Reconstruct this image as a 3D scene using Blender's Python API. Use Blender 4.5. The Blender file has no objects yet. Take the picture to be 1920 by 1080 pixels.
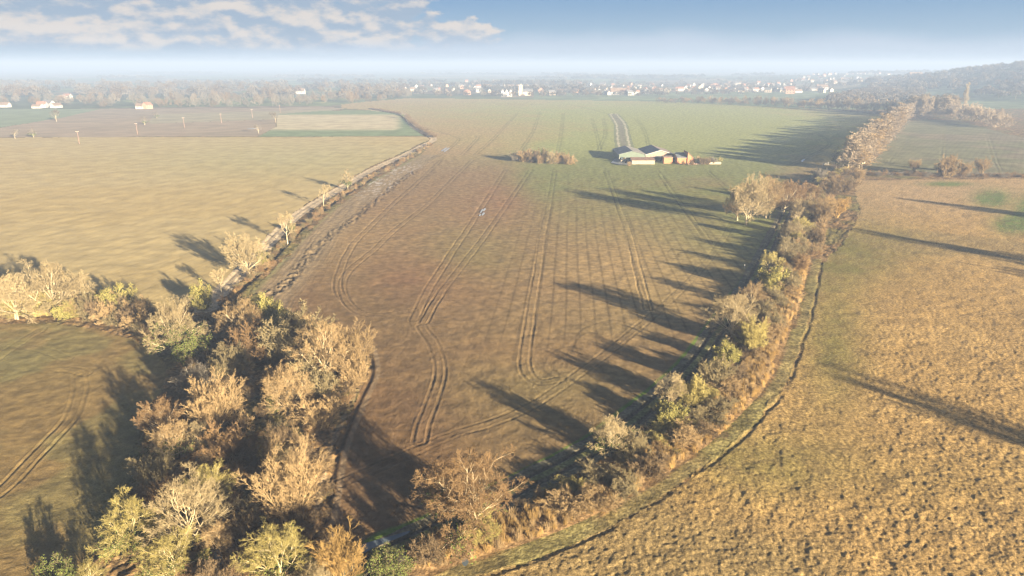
import bpy, math, numpy as np
from mathutils import Vector, Matrix
R = math.radians
scene = bpy.context.scene
COL = scene.collection

# ------------------------------------------------------------------ camera
CAM_H = 50.0
FPX = 1280.0                       # focal length in pixels of a 1920 px wide frame
HORIZON_Y = 122.0
PITCH = math.atan((540 - HORIZON_Y) / FPX)
cam_data = bpy.data.cameras.new('camera')
cam = bpy.data.objects.new('camera', cam_data)
COL.objects.link(cam)
cam.location = (0, 0, CAM_H)
cam.rotation_euler = (math.pi / 2 - PITCH, 0, 0)
cam_data.sensor_width = 36
cam_data.lens = 36 * FPX / 1920
cam_data.clip_start = 0.5
cam_data.clip_end = 60000
scene.camera = cam

# ------------------------------------------------------------------ light
SUN_AZ = R(-50)                    # direction towards the sun, from +X
SUN_EL = R(10.5)
sun_data = bpy.data.lights.new('sun', 'SUN')
sun_data.energy = 5.0
sun_data.angle = R(0.6)
sun_data.color = (1.0, 0.81, 0.55)
sun = bpy.data.objects.new('sun', sun_data)
COL.objects.link(sun)
sd = Vector((math.cos(SUN_AZ) * math.cos(SUN_EL), math.sin(SUN_AZ) * math.cos(SUN_EL), math.sin(SUN_EL)))
sun.rotation_euler = sd.to_track_quat('Z', 'Y').to_euler()
sun.location = sd * 300

vs = scene.view_settings
vs.view_transform = 'Standard'
vs.look = 'None'
vs.gamma = 1
vs.use_curve_mapping = False
vs.exposure = 2.78
scene.cycles.use_denoising = True
scene.cycles.use_adaptive_sampling = False
scene.cycles.max_bounces = 4
scene.cycles.diffuse_bounces = 2
scene.cycles.glossy_bounces = 2
scene.cycles.volume_bounces = 0
scene.cycles.transparent_max_bounces = 8
scene.cycles.filter_width = 1.3

world = bpy.data.worlds.new('World')
scene.world = world
world.use_nodes = True
wn = world.node_tree.nodes
wl = world.node_tree.links
wn.clear()


def N(tree_nodes, typ, **kw):
    n = tree_nodes.new(typ)
    for k, v in kw.items():
        if k.startswith('i_'):
            key = k[2:]
            n.inputs[int(key) if key.isdigit() else key.replace('_', ' ')].default_value = v
        else:
            setattr(n, k, v)
    return n


def math_node(nt, op, a, b=None, c=None, clamp=False):
    n = nt.nodes.new('ShaderNodeMath')
    n.operation = op
    n.use_clamp = clamp
    for i, x in enumerate((a, b, c)):
        if x is None:
            continue
        if isinstance(x, (int, float)):
            n.inputs[i].default_value = x
        else:
            nt.links.new(x, n.inputs[i])
    return n.outputs[0]


def sstep(nt, x, lo, hi, a=0.0, b=1.0):
    n = nt.nodes.new('ShaderNodeMapRange')
    n.interpolation_type = 'SMOOTHSTEP'
    nt.links.new(x, n.inputs['Value'])
    n.inputs['From Min'].default_value = lo
    n.inputs['From Max'].default_value = hi
    n.inputs['To Min'].default_value = a
    n.inputs['To Max'].default_value = b
    return n.outputs[0]


def mixc(nt, f, a, b, mode='MIX'):
    n = nt.nodes.new('ShaderNodeMix')
    n.data_type = 'RGBA'
    n.blend_type = mode
    if isinstance(f, (int, float)):
        n.inputs[0].default_value = f
    else:
        nt.links.new(f, n.inputs[0])
    for i, x in ((6, a), (7, b)):
        if isinstance(x, tuple):
            n.inputs[i].default_value = (*x[:3], 1)
        else:
            nt.links.new(x, n.inputs[i])
    return n.outputs[2]


def build_world():
    nt = world.node_tree
    out = nt.nodes.new('ShaderNodeOutputWorld')
    bg = nt.nodes.new('ShaderNodeBackground')
    bg.inputs['Strength'].default_value = 0.05
    nt.links.new(bg.outputs[0], out.inputs[0])
    sky = nt.nodes.new('ShaderNodeTexSky')
    sky.sky_type = 'NISHITA'
    sky.sun_disc = False
    sky.sun_elevation = SUN_EL
    sky.sun_rotation = math.pi / 2 - SUN_AZ
    sky.altitude = 50
    sky.air_density = 1.0
    sky.dust_density = 1.5
    tc = nt.nodes.new('ShaderNodeTexCoord')
    sep = nt.nodes.new('ShaderNodeSeparateXYZ')
    nt.links.new(tc.outputs['Generated'], sep.inputs[0])
    X, Y, Z = sep.outputs
    az = math_node(nt, 'ARCTAN2', X, Y)             # 0 straight ahead, + to the right
    az = math_node(nt, 'MULTIPLY', az, 57.2958)
    el = math_node(nt, 'MULTIPLY', math_node(nt, 'ARCSINE', Z), 57.2958)
    comb = nt.nodes.new('ShaderNodeCombineXYZ')
    nt.links.new(math_node(nt, 'MULTIPLY', az, 0.30), comb.inputs[0])
    nt.links.new(math_node(nt, 'MULTIPLY', el, 0.66), comb.inputs[1])
    comb.inputs[2].default_value = 3.7
    # slowly varying edge of the mist bank
    mz = nt.nodes.new('ShaderNodeTexNoise')
    mz.inputs['Scale'].default_value = 0.35
    mz.inputs['Detail'].default_value = 5
    nt.links.new(comb.outputs[0], mz.inputs['Vector'])
    mn = math_node(nt, 'MULTIPLY', math_node(nt, 'SUBTRACT', mz.outputs[0], 0.5), 2.6)
    elw = math_node(nt, 'ADD', math_node(nt, 'ADD', el, mn), sstep(nt, az, -28, 12, 1.3, 0.0))
    # clear blue above the mist
    blue = mixc(nt, sstep(nt, el, 1.5, 6.0), (1.10, 1.60, 2.1), (0.62, 1.18, 1.95))
    # cumulus bank, mostly to the left
    cn = nt.nodes.new('ShaderNodeTexNoise')
    cn.inputs['Scale'].default_value = 0.62
    cn.inputs['Detail'].default_value = 9
    cn.inputs['Roughness'].default_value = 0.58
    nt.links.new(comb.outputs[0], cn.inputs['Vector'])
    azm = math_node(nt, 'ADD', sstep(nt, az, -20, 10, 0.27, -0.22), -0.0)
    top = sstep(nt, el, 2.8, 5.0, 0.07, -0.10)
    d = math_node(nt, 'ADD', math_node(nt, 'ADD', cn.outputs[0], azm), top)
    cmask = sstep(nt, d, 0.50, 0.56)
    low = sstep(nt, el, 0.6, 1.6)
    cmask = math_node(nt, 'MULTIPLY', cmask, low)
    # sunlit tops against bluish bases
    cv = nt.nodes.new('ShaderNodeVectorMath')
    cv.operation = 'ADD'
    nt.links.new(comb.outputs[0], cv.inputs[0])
    cv.inputs[1].default_value = (0.10, 0.30, 0)
    cn2 = nt.nodes.new('ShaderNodeTexNoise')
    cn2.inputs['Scale'].default_value = 0.62
    cn2.inputs['Detail'].default_value = 7
    cn2.inputs['Roughness'].default_value = 0.58
    nt.links.new(cv.outputs[0], cn2.inputs['Vector'])
    lit = math_node(nt, 'SUBTRACT', cn.outputs[0], cn2.outputs[0])
    lit = sstep(nt, lit, -0.07, 0.09)
    ccol = mixc(nt, lit, (1.10, 1.45, 1.90), (2.45, 2.25, 2.1))
    skyc = mixc(nt, cmask, blue, ccol)
    mist = mixc(nt, sstep(nt, el, -0.5, 1.6), (1.35, 1.72, 2.25), (1.65, 2.0, 2.45))
    lowc = mixc(nt, sstep(nt, elw, 1.2, 2.7), mist, skyc)
    lowc = mixc(nt, 1.0, lowc, (0.88, 0.88, 0.88), 'MULTIPLY')
    high = mixc(nt, 1.0, sky.outputs[0], (0.27, 0.27, 0.32), 'MULTIPLY')     # unseen sky overhead, dimmed so that the tree shadows come out darker
    final = mixc(nt, sstep(nt, el, 7.0, 16.0), lowc, high)
    nt.links.new(final, bg.inputs['Color'])


build_world()

# ------------------------------------------------------------------ helpers
CT, ST = math.cos(PITCH), math.sin(PITCH)


def P(x, y, h=0.0):
    """where the line of sight through a point of the photograph meets height h"""
    u = (x - 960) / FPX
    v = (y - 540) / FPX
    t = (CAM_H - h) / (ST + v * CT)
    return u * t, (CT - v * ST) * t


def depth(x, y, h=0.0):
    v = (y - 540) / FPX
    return (CAM_H - h) / (ST + v * CT)


def PL(pts):
    return np.array([P(a, b) for a, b in pts])


def hash2(ix, iy, seed):
    with np.errstate(over='ignore'):
        h = (ix.astype(np.int64) * 374761393 + iy.astype(np.int64) * 668265263 + seed * 1274126177) & 0xffffffff
        h = ((h ^ (h >> 13)) * 1274126177) & 0xffffffff
        h = (h ^ (h >> 16)) & 0xffffff
    return h / float(0xffffff)


def vnoise(x, y, seed=0):
    ix = np.floor(x); iy = np.floor(y)
    fx = x - ix; fy = y - iy
    fx = fx * fx * fx * (fx * (fx * 6 - 15) + 10); fy = fy * fy * fy * (fy * (fy * 6 - 15) + 10)
    a = hash2(ix, iy, seed); b = hash2(ix + 1, iy, seed)
    c = hash2(ix, iy + 1, seed); d = hash2(ix + 1, iy + 1, seed)
    return (a * (1 - fx) + b * fx) * (1 - fy) + (c * (1 - fx) + d * fx) * fy


def fbm(x, y, octs=4, seed=0, gain=0.5):
    s = np.zeros_like(x); amp = 1.0; tot = 0
    for o in range(octs):
        ca, sa = math.cos(o * 1.3 + .4), math.sin(o * 1.3 + .4)
        s += amp * vnoise(x * ca - y * sa + o * 17.3, x * sa + y * ca - o * 9.1, seed + o * 7)
        tot += amp; amp *= gain; x = x * 2.03; y = y * 2.03
    return s / tot


def ss(x, a, b):
    t = np.clip((x - a) / (b - a), 0, 1)
    return t * t * (3 - 2 * t)


def inside(x, y, poly):
    r = np.zeros(x.shape, bool)
    n = len(poly)
    for i in range(n):
        x0, y0 = poly[i]; x1, y1 = poly[(i + 1) % n]
        if y0 == y1:
            continue
        c = ((y0 > y) != (y1 > y)) & (x < (x1 - x0) * (y - y0) / (y1 - y0) + x0)
        r ^= c
    return r


def smooth_line(pts, n=4):
    """Catmull-Rom through the points"""
    p = np.asarray(pts, float)
    if len(p) < 3:
        return p
    q = np.vstack([2 * p[0] - p[1], p, 2 * p[-1] - p[-2]])
    o = []
    for i in range(1, len(q) - 2):
        for k in range(n):
            t = k / n
            o.append(0.5 * ((2 * q[i]) + (-q[i - 1] + q[i + 1]) * t + (2 * q[i - 1] - 5 * q[i] + 4 * q[i + 1] - q[i + 2]) * t * t
                            + (-q[i - 1] + 3 * q[i] - 3 * q[i + 1] + q[i + 2]) * t ** 3))
    o.append(p[-1])
    return np.array(o)


def dline(x, y, line, reach=10.0):
    """signed distance (left of travel +) to a polyline, large beyond reach"""
    best = np.full(x.shape, 1e6); sign = np.zeros(x.shape)
    for i in range(len(line) - 1):
        a = line[i]; b = line[i + 1]
        lo = np.minimum(a, b) - reach; hi = np.maximum(a, b) + reach
        m = np.nonzero((x > lo[0]) & (x < hi[0]) & (y > lo[1]) & (y < hi[1]))[0]
        if len(m) == 0:
            continue
        d = b - a; L2 = d @ d + 1e-9
        px = x[m] - a[0]; py = y[m] - a[1]
        t = np.clip((px * d[0] + py * d[1]) / L2, 0, 1)
        ex = px - t * d[0]; ey = py - t * d[1]
        dd = np.hypot(ex, ey)
        s = np.where(d[0] * py - d[1] * px >= 0, 1.0, -1.0)
        k = dd < best[m]
        best[m[k]] = dd[k]; sign[m[k]] = s[k]
    return best * np.where(sign == 0, 1, sign)


def hill(x, y):
    """terrain height away from the flat valley"""
    x = np.asarray(x, float); y = np.asarray(y, float)
    g = 52 * np.exp(-(((x - 1090) / 175) ** 2 + ((y - 1330) / 300) ** 2) / 2)
    g = g + 22 * np.exp(-(((x - 980) / 150) ** 2 + ((y - 900) / 180) ** 2) / 2)
    g = g + 24 * np.exp(-(((x - 1900) / 700) ** 2 + ((y - 2600) / 500) ** 2) / 2)
    return g


def set_props(o, label=None, cat=None, group=None, kind=None):
    if label: o['label'] = label
    if cat: o['category'] = cat
    if group: o['group'] = group
    if kind: o['kind'] = kind
    return o


def mesh_np(name, verts, faces, mats=(), mat_idx=None, smooth=False):
    """verts (n,3), faces (m,k) all with k corners"""
    me = bpy.data.meshes.new(name)
    verts = np.ascontiguousarray(verts, dtype=np.float32)
    faces = np.ascontiguousarray(faces, dtype=np.int32)
    nf, k = faces.shape
    me.vertices.add(len(verts))
    me.vertices.foreach_set('co', verts.ravel())
    me.loops.add(nf * k)
    me.loops.foreach_set('vertex_index', faces.ravel())
    me.polygons.add(nf)
    me.polygons.foreach_set('loop_start', np.arange(0, nf * k, k, dtype=np.int32))
    for m in mats:
        me.materials.append(m)
    if mat_idx is not None:
        me.polygons.foreach_set('material_index', np.asarray(mat_idx, dtype=np.int32))
    if smooth:
        me.polygons.foreach_set('use_smooth', np.ones(nf, bool))
    me.update(calc_edges=True)
    return me


def link(name, me, parent=None, loc=None):
    o = bpy.data.objects.new(name, me)
    COL.objects.link(o)
    if parent is not None:
        o.parent = parent
    if loc is not None:
        o.location = loc
    return o


# ------------------------------------------------------------------ materials
def base_mat(name, rough=0.9, spec=0.2):
    m = bpy.data.materials.new(name)
    m.use_nodes = True
    nt = m.node_tree
    b = nt.nodes['Principled BSDF']
    b.inputs['Roughness'].default_value = rough
    b.inputs['Specular IOR Level'].default_value = spec
    return m, nt, b


def ground_mat(name, scales, amount=0.35, bump=0.5, bump_scale=2.0, bump_dist=0.3, stretch=None):
    m, nt, b = base_mat(name, 0.95, 0.1)
    at = nt.nodes.new('ShaderNodeVertexColor'); at.layer_name = 'Col'
    geo = nt.nodes.new('ShaderNodeNewGeometry')
    vec = geo.outputs['Position']
    col = at.outputs['Color']
    for i, s in enumerate(scales):
        n = nt.nodes.new('ShaderNodeTexNoise')
        n.inputs['Scale'].default_value = s
        n.inputs['Detail'].default_value = 4
        nt.links.new(vec, n.inputs['Vector'])
        f = sstep(nt, n.outputs[0], 0.3, 0.7, 1 - amount, 1 + amount)
        cx = nt.nodes.new('ShaderNodeCombineXYZ')
        for k in range(3):
            nt.links.new(f, cx.inputs[k])
        col = mixc(nt, 1.0, col, cx.outputs[0], 'MULTIPLY')
    nt.links.new(col, b.inputs['Base Color'])
    n = nt.nodes.new('ShaderNodeTexNoise')
    n.inputs['Scale'].default_value = bump_scale
    n.inputs['Detail'].default_value = 5
    n.inputs['Roughness'].default_value = 0.65
    nt.links.new(vec, n.inputs['Vector'])
    bp = nt.nodes.new('ShaderNodeBump')
    bp.inputs['Strength'].default_value = bump
    bp.inputs['Distance'].default_value = bump_dist
    nt.links.new(n.outputs[0], bp.inputs['Height'])
    nt.links.new(bp.outputs[0], b.inputs['Normal'])
    return m


def plain_mat(name, c, c2=None, scale=1.0, rough=0.7, spec=0.3, bump=0.0, metallic=0.0):
    m, nt, b = base_mat(name, rough, spec)
    tc = nt.nodes.new('ShaderNodeTexCoord')
    n = nt.nodes.new('ShaderNodeTexNoise')
    n.inputs['Scale'].default_value = scale
    n.inputs['Detail'].default_value = 6
    nt.links.new(tc.outputs['Object'], n.inputs['Vector'])
    c2 = c2 or tuple(x * 0.75 for x in c)
    nt.links.new(mixc(nt, sstep(nt, n.outputs[0], 0.35, 0.65), c, c2), b.inputs['Base Color'])
    b.inputs['Metallic'].default_value = metallic
    if bump:
        bp = nt.nodes.new('ShaderNodeBump')
        bp.inputs['Strength'].default_value = bump
        nt.links.new(n.outputs[0], bp.inputs['Height'])
        nt.links.new(bp.outputs[0], b.inputs['Normal'])
    return m


HUE = {   # colour of each tree's wood, carried by the object so that copies can share one mesh
    'pale': (0.34, 0.275, 0.16), 'yellow': (0.35, 0.30, 0.11), 'tan': (0.31, 0.225, 0.12), 'russet': (0.235, 0.155, 0.08), 'olive': (0.205, 0.17, 0.095),
    'brown': (0.165, 0.12, 0.07), 'orange': (0.36, 0.24, 0.09), 'grey': (0.18, 0.16, 0.13), 'blue': (0.10, 0.10, 0.09), 'dark': (0.12, 0.10, 0.07),
    'straw': (0.34, 0.275, 0.20), 'ivy': (0.095, 0.115, 0.03), 'lichen': (0.20, 0.19, 0.06), 'evergreen': (0.035, 0.055, 0.025)}


def wood_mat(name):
    m, nt, b = base_mat(name, 0.85, 0.15)
    oi = nt.nodes.new('ShaderNodeObjectInfo')
    geo = nt.nodes.new('ShaderNodeNewGeometry')
    n = nt.nodes.new('ShaderNodeTexNoise')
    n.inputs['Scale'].default_value = 0.6
    n.inputs['Detail'].default_value = 3
    nt.links.new(geo.outputs['Position'], n.inputs['Vector'])
    f = math_node(nt, 'ADD', math_node(nt, 'MULTIPLY', oi.outputs['Random'], 0.30), math_node(nt, 'MULTIPLY', n.outputs[0], 0.55))
    f = math_node(nt, 'ADD', f, 0.42)
    cx = nt.nodes.new('ShaderNodeCombineXYZ')
    nt.links.new(f, cx.inputs[0]); nt.links.new(f, cx.inputs[1])
    nt.links.new(math_node(nt, 'MULTIPLY', f, 0.97), cx.inputs[2])
    nt.links.new(mixc(nt, 1.0, oi.outputs['Color'], cx.outputs[0], 'MULTIPLY'), b.inputs['Base Color'])
    return m


WOOD = wood_mat('bark')
LEAF = wood_mat('leaves')

# ------------------------------------------------------------------ the lie of the land, traced in the photograph's pixels
VERGE = [(620, 1120), (700, 1015), (780, 985), (960, 899), (1095, 829), (1170, 771), (1235, 722), (1290, 665), (1335, 605), (1390, 530), (1425, 470), (1452, 420),
         (1475, 370), (1510, 335), (1560, 312)]
TRACK_R = [(640, 1120), (700, 1050), (790, 1005), (975, 912), (1110, 843), (1190, 785), (1250, 735), (1307, 676), (1350, 615), (1403, 537), (1437, 474),
           (1463, 422), (1490, 372), (1522, 338), (1570, 316), (1640, 318)]
TRACK_L = [(690, 206), (752, 214), (775, 238), (806, 254), (813, 262), (795, 272), (755, 292), (700, 317), (640, 352), (580, 388), (548, 411), (512, 446), (480, 481), (440, 522), (405, 556), (385, 580)]
DITCH_L = [(816, 266), (760, 300), (700, 332), (640, 368), (600, 398), (560, 433), (530, 463), (500, 496), (450, 543), (420, 575), (390, 620), (350, 680)]
DITCH_P = [(820, 1110), (900, 1078), (1010, 1045), (1150, 985), (1280, 905), (1370, 838), (1430, 778), (1472, 725), (1497, 660), (1517, 600), (1530, 545), (1540, 490)]
MAIN = [(816, 262), (792, 287), (702, 338), (622, 395), (562, 455), (502, 515), (468, 548), (520, 566), (565, 600), (610, 640), (690, 655), (694, 690), (662, 760),
        (634, 830), (621, 900), (612, 960), (625, 1020), (700, 1015), (780, 985), (960, 899), (1095, 829), (1170, 771), (1235, 722), (1290, 665), (1335, 605),
        (1390, 530), (1425, 470), (1452, 420), (1475, 370), (1510, 335), (1560, 312), (1585, 290), (1620, 262), (1680, 218), (1560, 206), (1420, 199), (1240, 190),
        (1000, 187), (770, 184), (690, 190), (640, 196), (640, 203), (750, 210), (778, 235)]
LEFT = [(-700, 259), (480, 257), (800, 256), (806, 262), (790, 268), (750, 288), (696, 312), (634, 347), (574, 383), (540, 406), (503, 441), (470, 476), (430, 517), (392, 553), (300, 590), (240, 578),
        (150, 572), (0, 572), (-700, 600)]
LOWL = [(-700, 607), (100, 606), (180, 616), (250, 636), (298, 668), (312, 705), (300, 740), (264, 780), (249, 830), (243, 900), (243, 950), (185, 1035), (130, 1120), (-700, 1500)]
BROWNL = [(-700, 259), (-700, 244), (0, 240), (105, 222), (285, 221), (278, 232), (515, 224), (518, 238), (482, 256)]
GREENL = [(-700, 204), (190, 204), (110, 222), (0, 239), (-700, 270)]
STRIPL = [(110, 222), (190, 204), (480, 203), (600, 200), (650, 203), (590, 212), (510, 224), (278, 232), (285, 221)]
STUBBLE = [(520, 214), (600, 208), (690, 206), (745, 213), (772, 238), (795, 255), (484, 256), (518, 238)]
UPR = [(1612, 322), (1650, 290), (1700, 228), (1790, 224), (1890, 252), (2600, 380), (2600, 350), (1920, 328)]
PASTURE = [(1600, 338), (1920, 335), (2600, 350), (2600, 1500), (780, 1500), (820, 1110), (900, 1078), (1010, 1045), (1150, 985), (1280, 905), (1370, 838), (1430, 778), (1472, 725),
           (1497, 660), (1517, 600), (1530, 545), (1545, 490), (1590, 445), (1612, 400)]

TRAMS = [   # centre lines of the wheel tracks left by the sprayer
    [(948, 318), (900, 395), (850, 470), (800, 550), (776, 600)],
    [(995, 318), (960, 370), (900, 455), (830, 545), (794, 605)],
    [(885, 300), (840, 345), (800, 385), (740, 432), (700, 470), (655, 507), (641, 540), (662, 578), (705, 590), (775, 582)],
    [(825, 302), (780, 345), (740, 380), (690, 430), (660, 462), (637, 510), (634, 545), (655, 570)],
    [(1040, 318), (1030, 380), (1018, 440), (1010, 500), (1000, 560), (988, 640), (984, 690), (1010, 716), (1050, 712)],
    [(1135, 320), (1150, 360), (1165, 400), (1180, 440), (1192, 490), (1215, 580)],
    [(1232, 320), (1260, 360), (1292, 402), (1330, 455)],
    [(1325, 320), (1350, 342), (1375, 365)],
    [(790, 612), (818, 655), (826, 700), (812, 750), (795, 795), (788, 828)],
    [(640, 905), (700, 880), (770, 850), (850, 815), (930, 790), (1010, 752), (1100, 690), (1200, 612), (1290, 530), (1345, 465), (1375, 415)],
    [(1110, 222), (1118, 250), (1125, 283)], [(1131, 222), (1135, 250), (1121, 283)], [(1056, 212), (1052, 250), (1046, 284)],
    [(1012, 210), (1000, 245), (975, 284)], [(970, 212), (930, 255), (890, 291)], [(800, 240), (852, 256), (858, 264), (838, 282), (812, 296)],
    [(1192, 222), (1208, 245), (1216, 276)], [(1516, 243), (1545, 258), (1555, 272), (1520, 292), (1466, 318)],
    [(860, 190), (960, 196), (1060, 196), (1100, 203), (1150, 216)], [(896, 255), (893, 262), (866, 290)],
    [(1714, 222), (1705, 250), (1690, 275), (1668, 308)], [(1775, 224), (1772, 260), (1766, 300)], [(1850, 250), (1862, 290), (1876, 324)], [(1905, 300), (1925, 320)],
    [(-60, 745), (0, 715), (60, 697), (125, 692), (160, 700)], [(-40, 640), (20, 645), (80, 655), (125, 672)], [(-20, 680), (40, 640), (75, 618)],
    [(150, 700), (148, 740), (128, 790), (70, 850), (20, 905), (-10, 930)],
]
RINGS = [[(1090, 655), (1062, 650), (1030, 666), (1018, 690), (1036, 706), (1060, 712)], [(1110, 668), (1075, 662), (1045, 674), (1036, 690), (1050, 702)],
         [(1140, 630), (1100, 625), (1080, 640), (1072, 660)], [(1290, 470), (1262, 466), (1252, 476), (1264, 486), (1300, 486)], [(1296, 474), (1274, 474), (1272, 480), (1290, 482)],
         [(1190, 610), (1150, 600), (1110, 610), (1085, 625), (1078, 650), (1092, 668)], [(1060, 690), (1066, 682), (1080, 686)]]
RUTS_L = [(492, 560), (520, 545), (548, 520), (585, 470), (625, 437), (665, 408), (700, 380), (742, 345), (775, 322)]


def sn(line, n=4):
    return smooth_line(PL(line), n)


def build_ground():
    xs = np.concatenate([np.arange(-700, -300, 10), np.arange(-300, 2220, 2.0), np.arange(2220, 2620, 10)])
    ys = np.concatenate([np.arange(129.0, 300, 1.1), np.arange(300, 1090, 1.7), np.arange(1090, 1380, 5)])
    nx, ny = len(xs), len(ys)
    gx, gy = np.meshgrid(xs, ys)
    px = gx.ravel(); py = gy.ravel()
    X, Y = P(px, py)
    r = np.hypot(X, Y)
    n = len(X)

    def reg(poly): return inside(px, py, poly)
    wob = (fbm(X * .25, Y * .25, 3, 5) - .5)
    # regions: jitter the pixel lookup a little so that no border is ruler straight
    sc = 1280 / np.maximum(Y, 40)
    pxj, pyj = px + wob * 2.2 * sc, py + (fbm(X * .25 + 50, Y * .25, 3, 6) - .5) * 1.2 * sc * (50 / np.maximum(Y, 50))

    def regj(poly): return inside(pxj, pyj, poly)
    region = np.zeros(n, np.int32)                     # 0 rough ground under scrub and hedges
    far = py < 205
    region[far] = 9                                     # far countryside
    region[regj(GREENL)] = 5
    region[regj(STRIPL)] = 6
    region[regj(BROWNL)] = 4
    region[regj(STUBBLE)] = 7
    region[regj(LEFT)] = 2
    region[regj(UPR)] = 8
    region[regj(PASTURE)] = 3
    region[regj(LOWL)] = 10
    region[regj(MAIN)] = 1
    LW = sn(TRACK_L); RW = sn(TRACK_R)
    dl = dline(X, Y, LW, 8); dr = dline(X, Y, RW, 8)
    tl = np.abs(dl) < 2.3 + wob * .8
    region[tl] = 11
    tr = (np.abs(dr) < 2.6 + wob * .6)
    region[tr] = 12
    white = sn([(1150, 214), (1163, 232), (1167, 255), (1172, 280), (1178, 296)])
    dwt = dline(X, Y, white, 12)
    fm = np.abs(dwt) < 6.2
    region[fm & (py < 296)] = 13

    far_fade = ss(r, 210, 95)
    n1 = fbm(X * 1.1, Y * 1.1, 4, 11)                  # about 1 m
    n2 = fbm(X * .09, Y * .09, 4, 21)                  # about 10 m
    n3 = fbm(X * .022, Y * .022, 4, 31)                # about 50 m
    n4 = fbm(X * 2.6, Y * 2.6, 3, 41)
    nr = fbm(X * .3, Y * .3, 4, 61)
    Z = hill(X, Y) + (nr - .5) * .25 * ss(r, 900, 300)
    C = np.zeros((n, 3))

    def put(mask, c):
        C[mask] = c

    def mixin(mask, f, c):
        """blend colour c into C by f where mask"""
        f = np.clip(f, 0, 1) * mask
        C[:] = C * (1 - f[:, None]) + np.array(c) * f[:, None]

    def blob(x, y, rx, ry):
        return np.exp(-(((px - x) / rx) ** 2 + ((py - y) / ry) ** 2))
    # rough ground
    m = region == 0
    put(m, (.135, .095, .05))
    mixin(m, ss(n1, .45, .65) * .7, (.24, .15, .065))
    mixin(m, ss(n2, .5, .7) * .6, (.11, .115, .035))
    calm0 = ss(np.abs(dline(X, Y, sn(DITCH_P), 16)), 3.5, 10.0)
    Z += m * ((n1 - .5) * 0.7 * ss(r, 400, 150) * (.12 + .88 * calm0))
    # main arable field
    m = region == 1
    put(m, (.205, .138, .070))
    green = (blob(1120, 360, 170, 75) * .55 + blob(1010, 330, 60, 40) * .5 + blob(1350, 250, 330, 60) * 1.0 + blob(1250, 310, 150, 16) * .9 + blob(1000, 205, 350, 26) * .38 + blob(1120, 280, 90, 20) * .5
             + blob(650, 560, 140, 90) * .18 + blob(880, 480, 110, 50) * .4 + blob(1300, 420, 120, 120) * .5 + blob(1200, 550, 190, 90) * .22 + blob(800, 950, 220, 120) * .35
             + blob(1000, 720, 260, 120) * .22 + blob(700, 960, 90, 60) * .5 + blob(1420, 400, 60, 100) * .7)
    gf = green * (.75 + 1.0 * n2) + (n3 - .5) * .35
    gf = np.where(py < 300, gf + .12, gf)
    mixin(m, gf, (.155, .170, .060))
    straw = blob(1180, 500, 150, 80) * .6 + blob(1330, 560, 60, 60) * .3 + blob(600, 450, 130, 60) * .35
    mixin(m, straw * (.5 + n2), (.34, .235, .115))
    red = blob(780, 520, 130, 50) * .5 + blob(940, 370, 60, 40) * .5 + blob(560, 560, 80, 50) * .25 + blob(1000, 660, 200, 40) * .3
    mixin(m, red * (.3 + 1.3 * n2), (.22, .105, .060))
    mixin(m, (ss(px, 1000, 720) * ss(py, 420, 600) * .75 + ss(py, 620, 860) * .6) * (.6 + .5 * n2), (.138, .088, .045))
    C[m] *= (0.80 + 0.42 * n1[m, None])
    clod = ss(py, 330, 560) * .6 + .15 + .4 * ss(px, 1000, 500) * ss(py, 480, 560)
    Z += m * ((n4 - .5) * .11 * clod * far_fade + (n1 - .5) * .02 * clod * ss(r, 220, 100))
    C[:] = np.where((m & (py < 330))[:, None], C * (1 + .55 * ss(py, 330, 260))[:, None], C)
    # drill rows: thin darker lines
    a0, a1 = P(988, 640), P(1040, 318)
    rd = np.array([a1[0] - a0[0], a1[1] - a0[1]]); rd /= np.hypot(*rd)
    across = X * rd[1] - Y * rd[0]
    along = X * rd[0] + Y * rd[1]
    ph = (across + (n3 - .5) * .8) / 3.0
    dxg = np.maximum(Y * 2.0 / 1280, .1)
    hw = np.maximum(.17, 1.15 * dxg)
    row = ss(np.abs(ph - np.round(ph)) * 3.0, hw * 1.35, hw * .45) * np.clip(.30 / hw, 0, 1)
    rowm = m & (px > 840) & (py < 720)
    rowa = ss(across, across[np.argmin(np.hypot(px - 880, py - 500))], across[np.argmin(np.hypot(px - 1000, py - 500))]) * ss(py, 700, 600) * (py > 302)
    C *= (1 - .32 * row * rowa * rowm * (.35 + .65 * ss(py, 330, 450)))[:, None]
    ph3 = (X * .72 - Y * .69 + (n3 - .5) * 6) / 5.0
    C *= (1 - .10 * ss(np.abs(ph3 - np.round(ph3)), .3, .1) * m * (py < 300) * (px > 1150) * n2)[:, None]
    # headland by the left hedge: paler, rough, combed along the hedge
    dh = dline(X, Y, sn(DITCH_L), 40)
    w = np.abs(dh)
    hm = m & (w < 22) & (py > 290)
    comb = fbm(w * 2.2 + n2 * 3, along * .06, 3, 77)
    mixin(hm, ss(w, 17, 11) * .75, (.25, .195, .12))
    C *= (1 - .2 * ss(comb, .45, .65) * hm * ss(w, 19, 14))[:, None]
    mixin(hm, ss(w, 5.5, 3.0) * (.4 + .6 * n1), (.17, .175, .07))
    Z += hm * (comb - .5) * .12 * ss(w, 19, 15)
    dk = np.abs(dline(X, Y, sn(RUTS_L), 9))
    rough = ss(dk, 2.4, 1.0) * m
    Z += rough * (n1 - .5) * 1.0
    C *= (1 - .45 * rough * ss(n1, .55, .4))[:, None]
    icy = m & (py > 300) & (w < 16) & (px > 610)
    mixin(icy, .3 * ss(fbm(X * .7, Y * .7, 4, 88), .56, .64) * (blob(700, 345, 60, 22) + blob(740, 315, 50, 10)) * 1.3, (.55, .55, .58))
    de = dline(X, Y, sn([(690, 652), (697, 700), (668, 762), (634, 845), (619, 920), (609, 975)]), 6)
    Z += -.12 * ss(np.abs(de), .5, .2)
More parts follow.
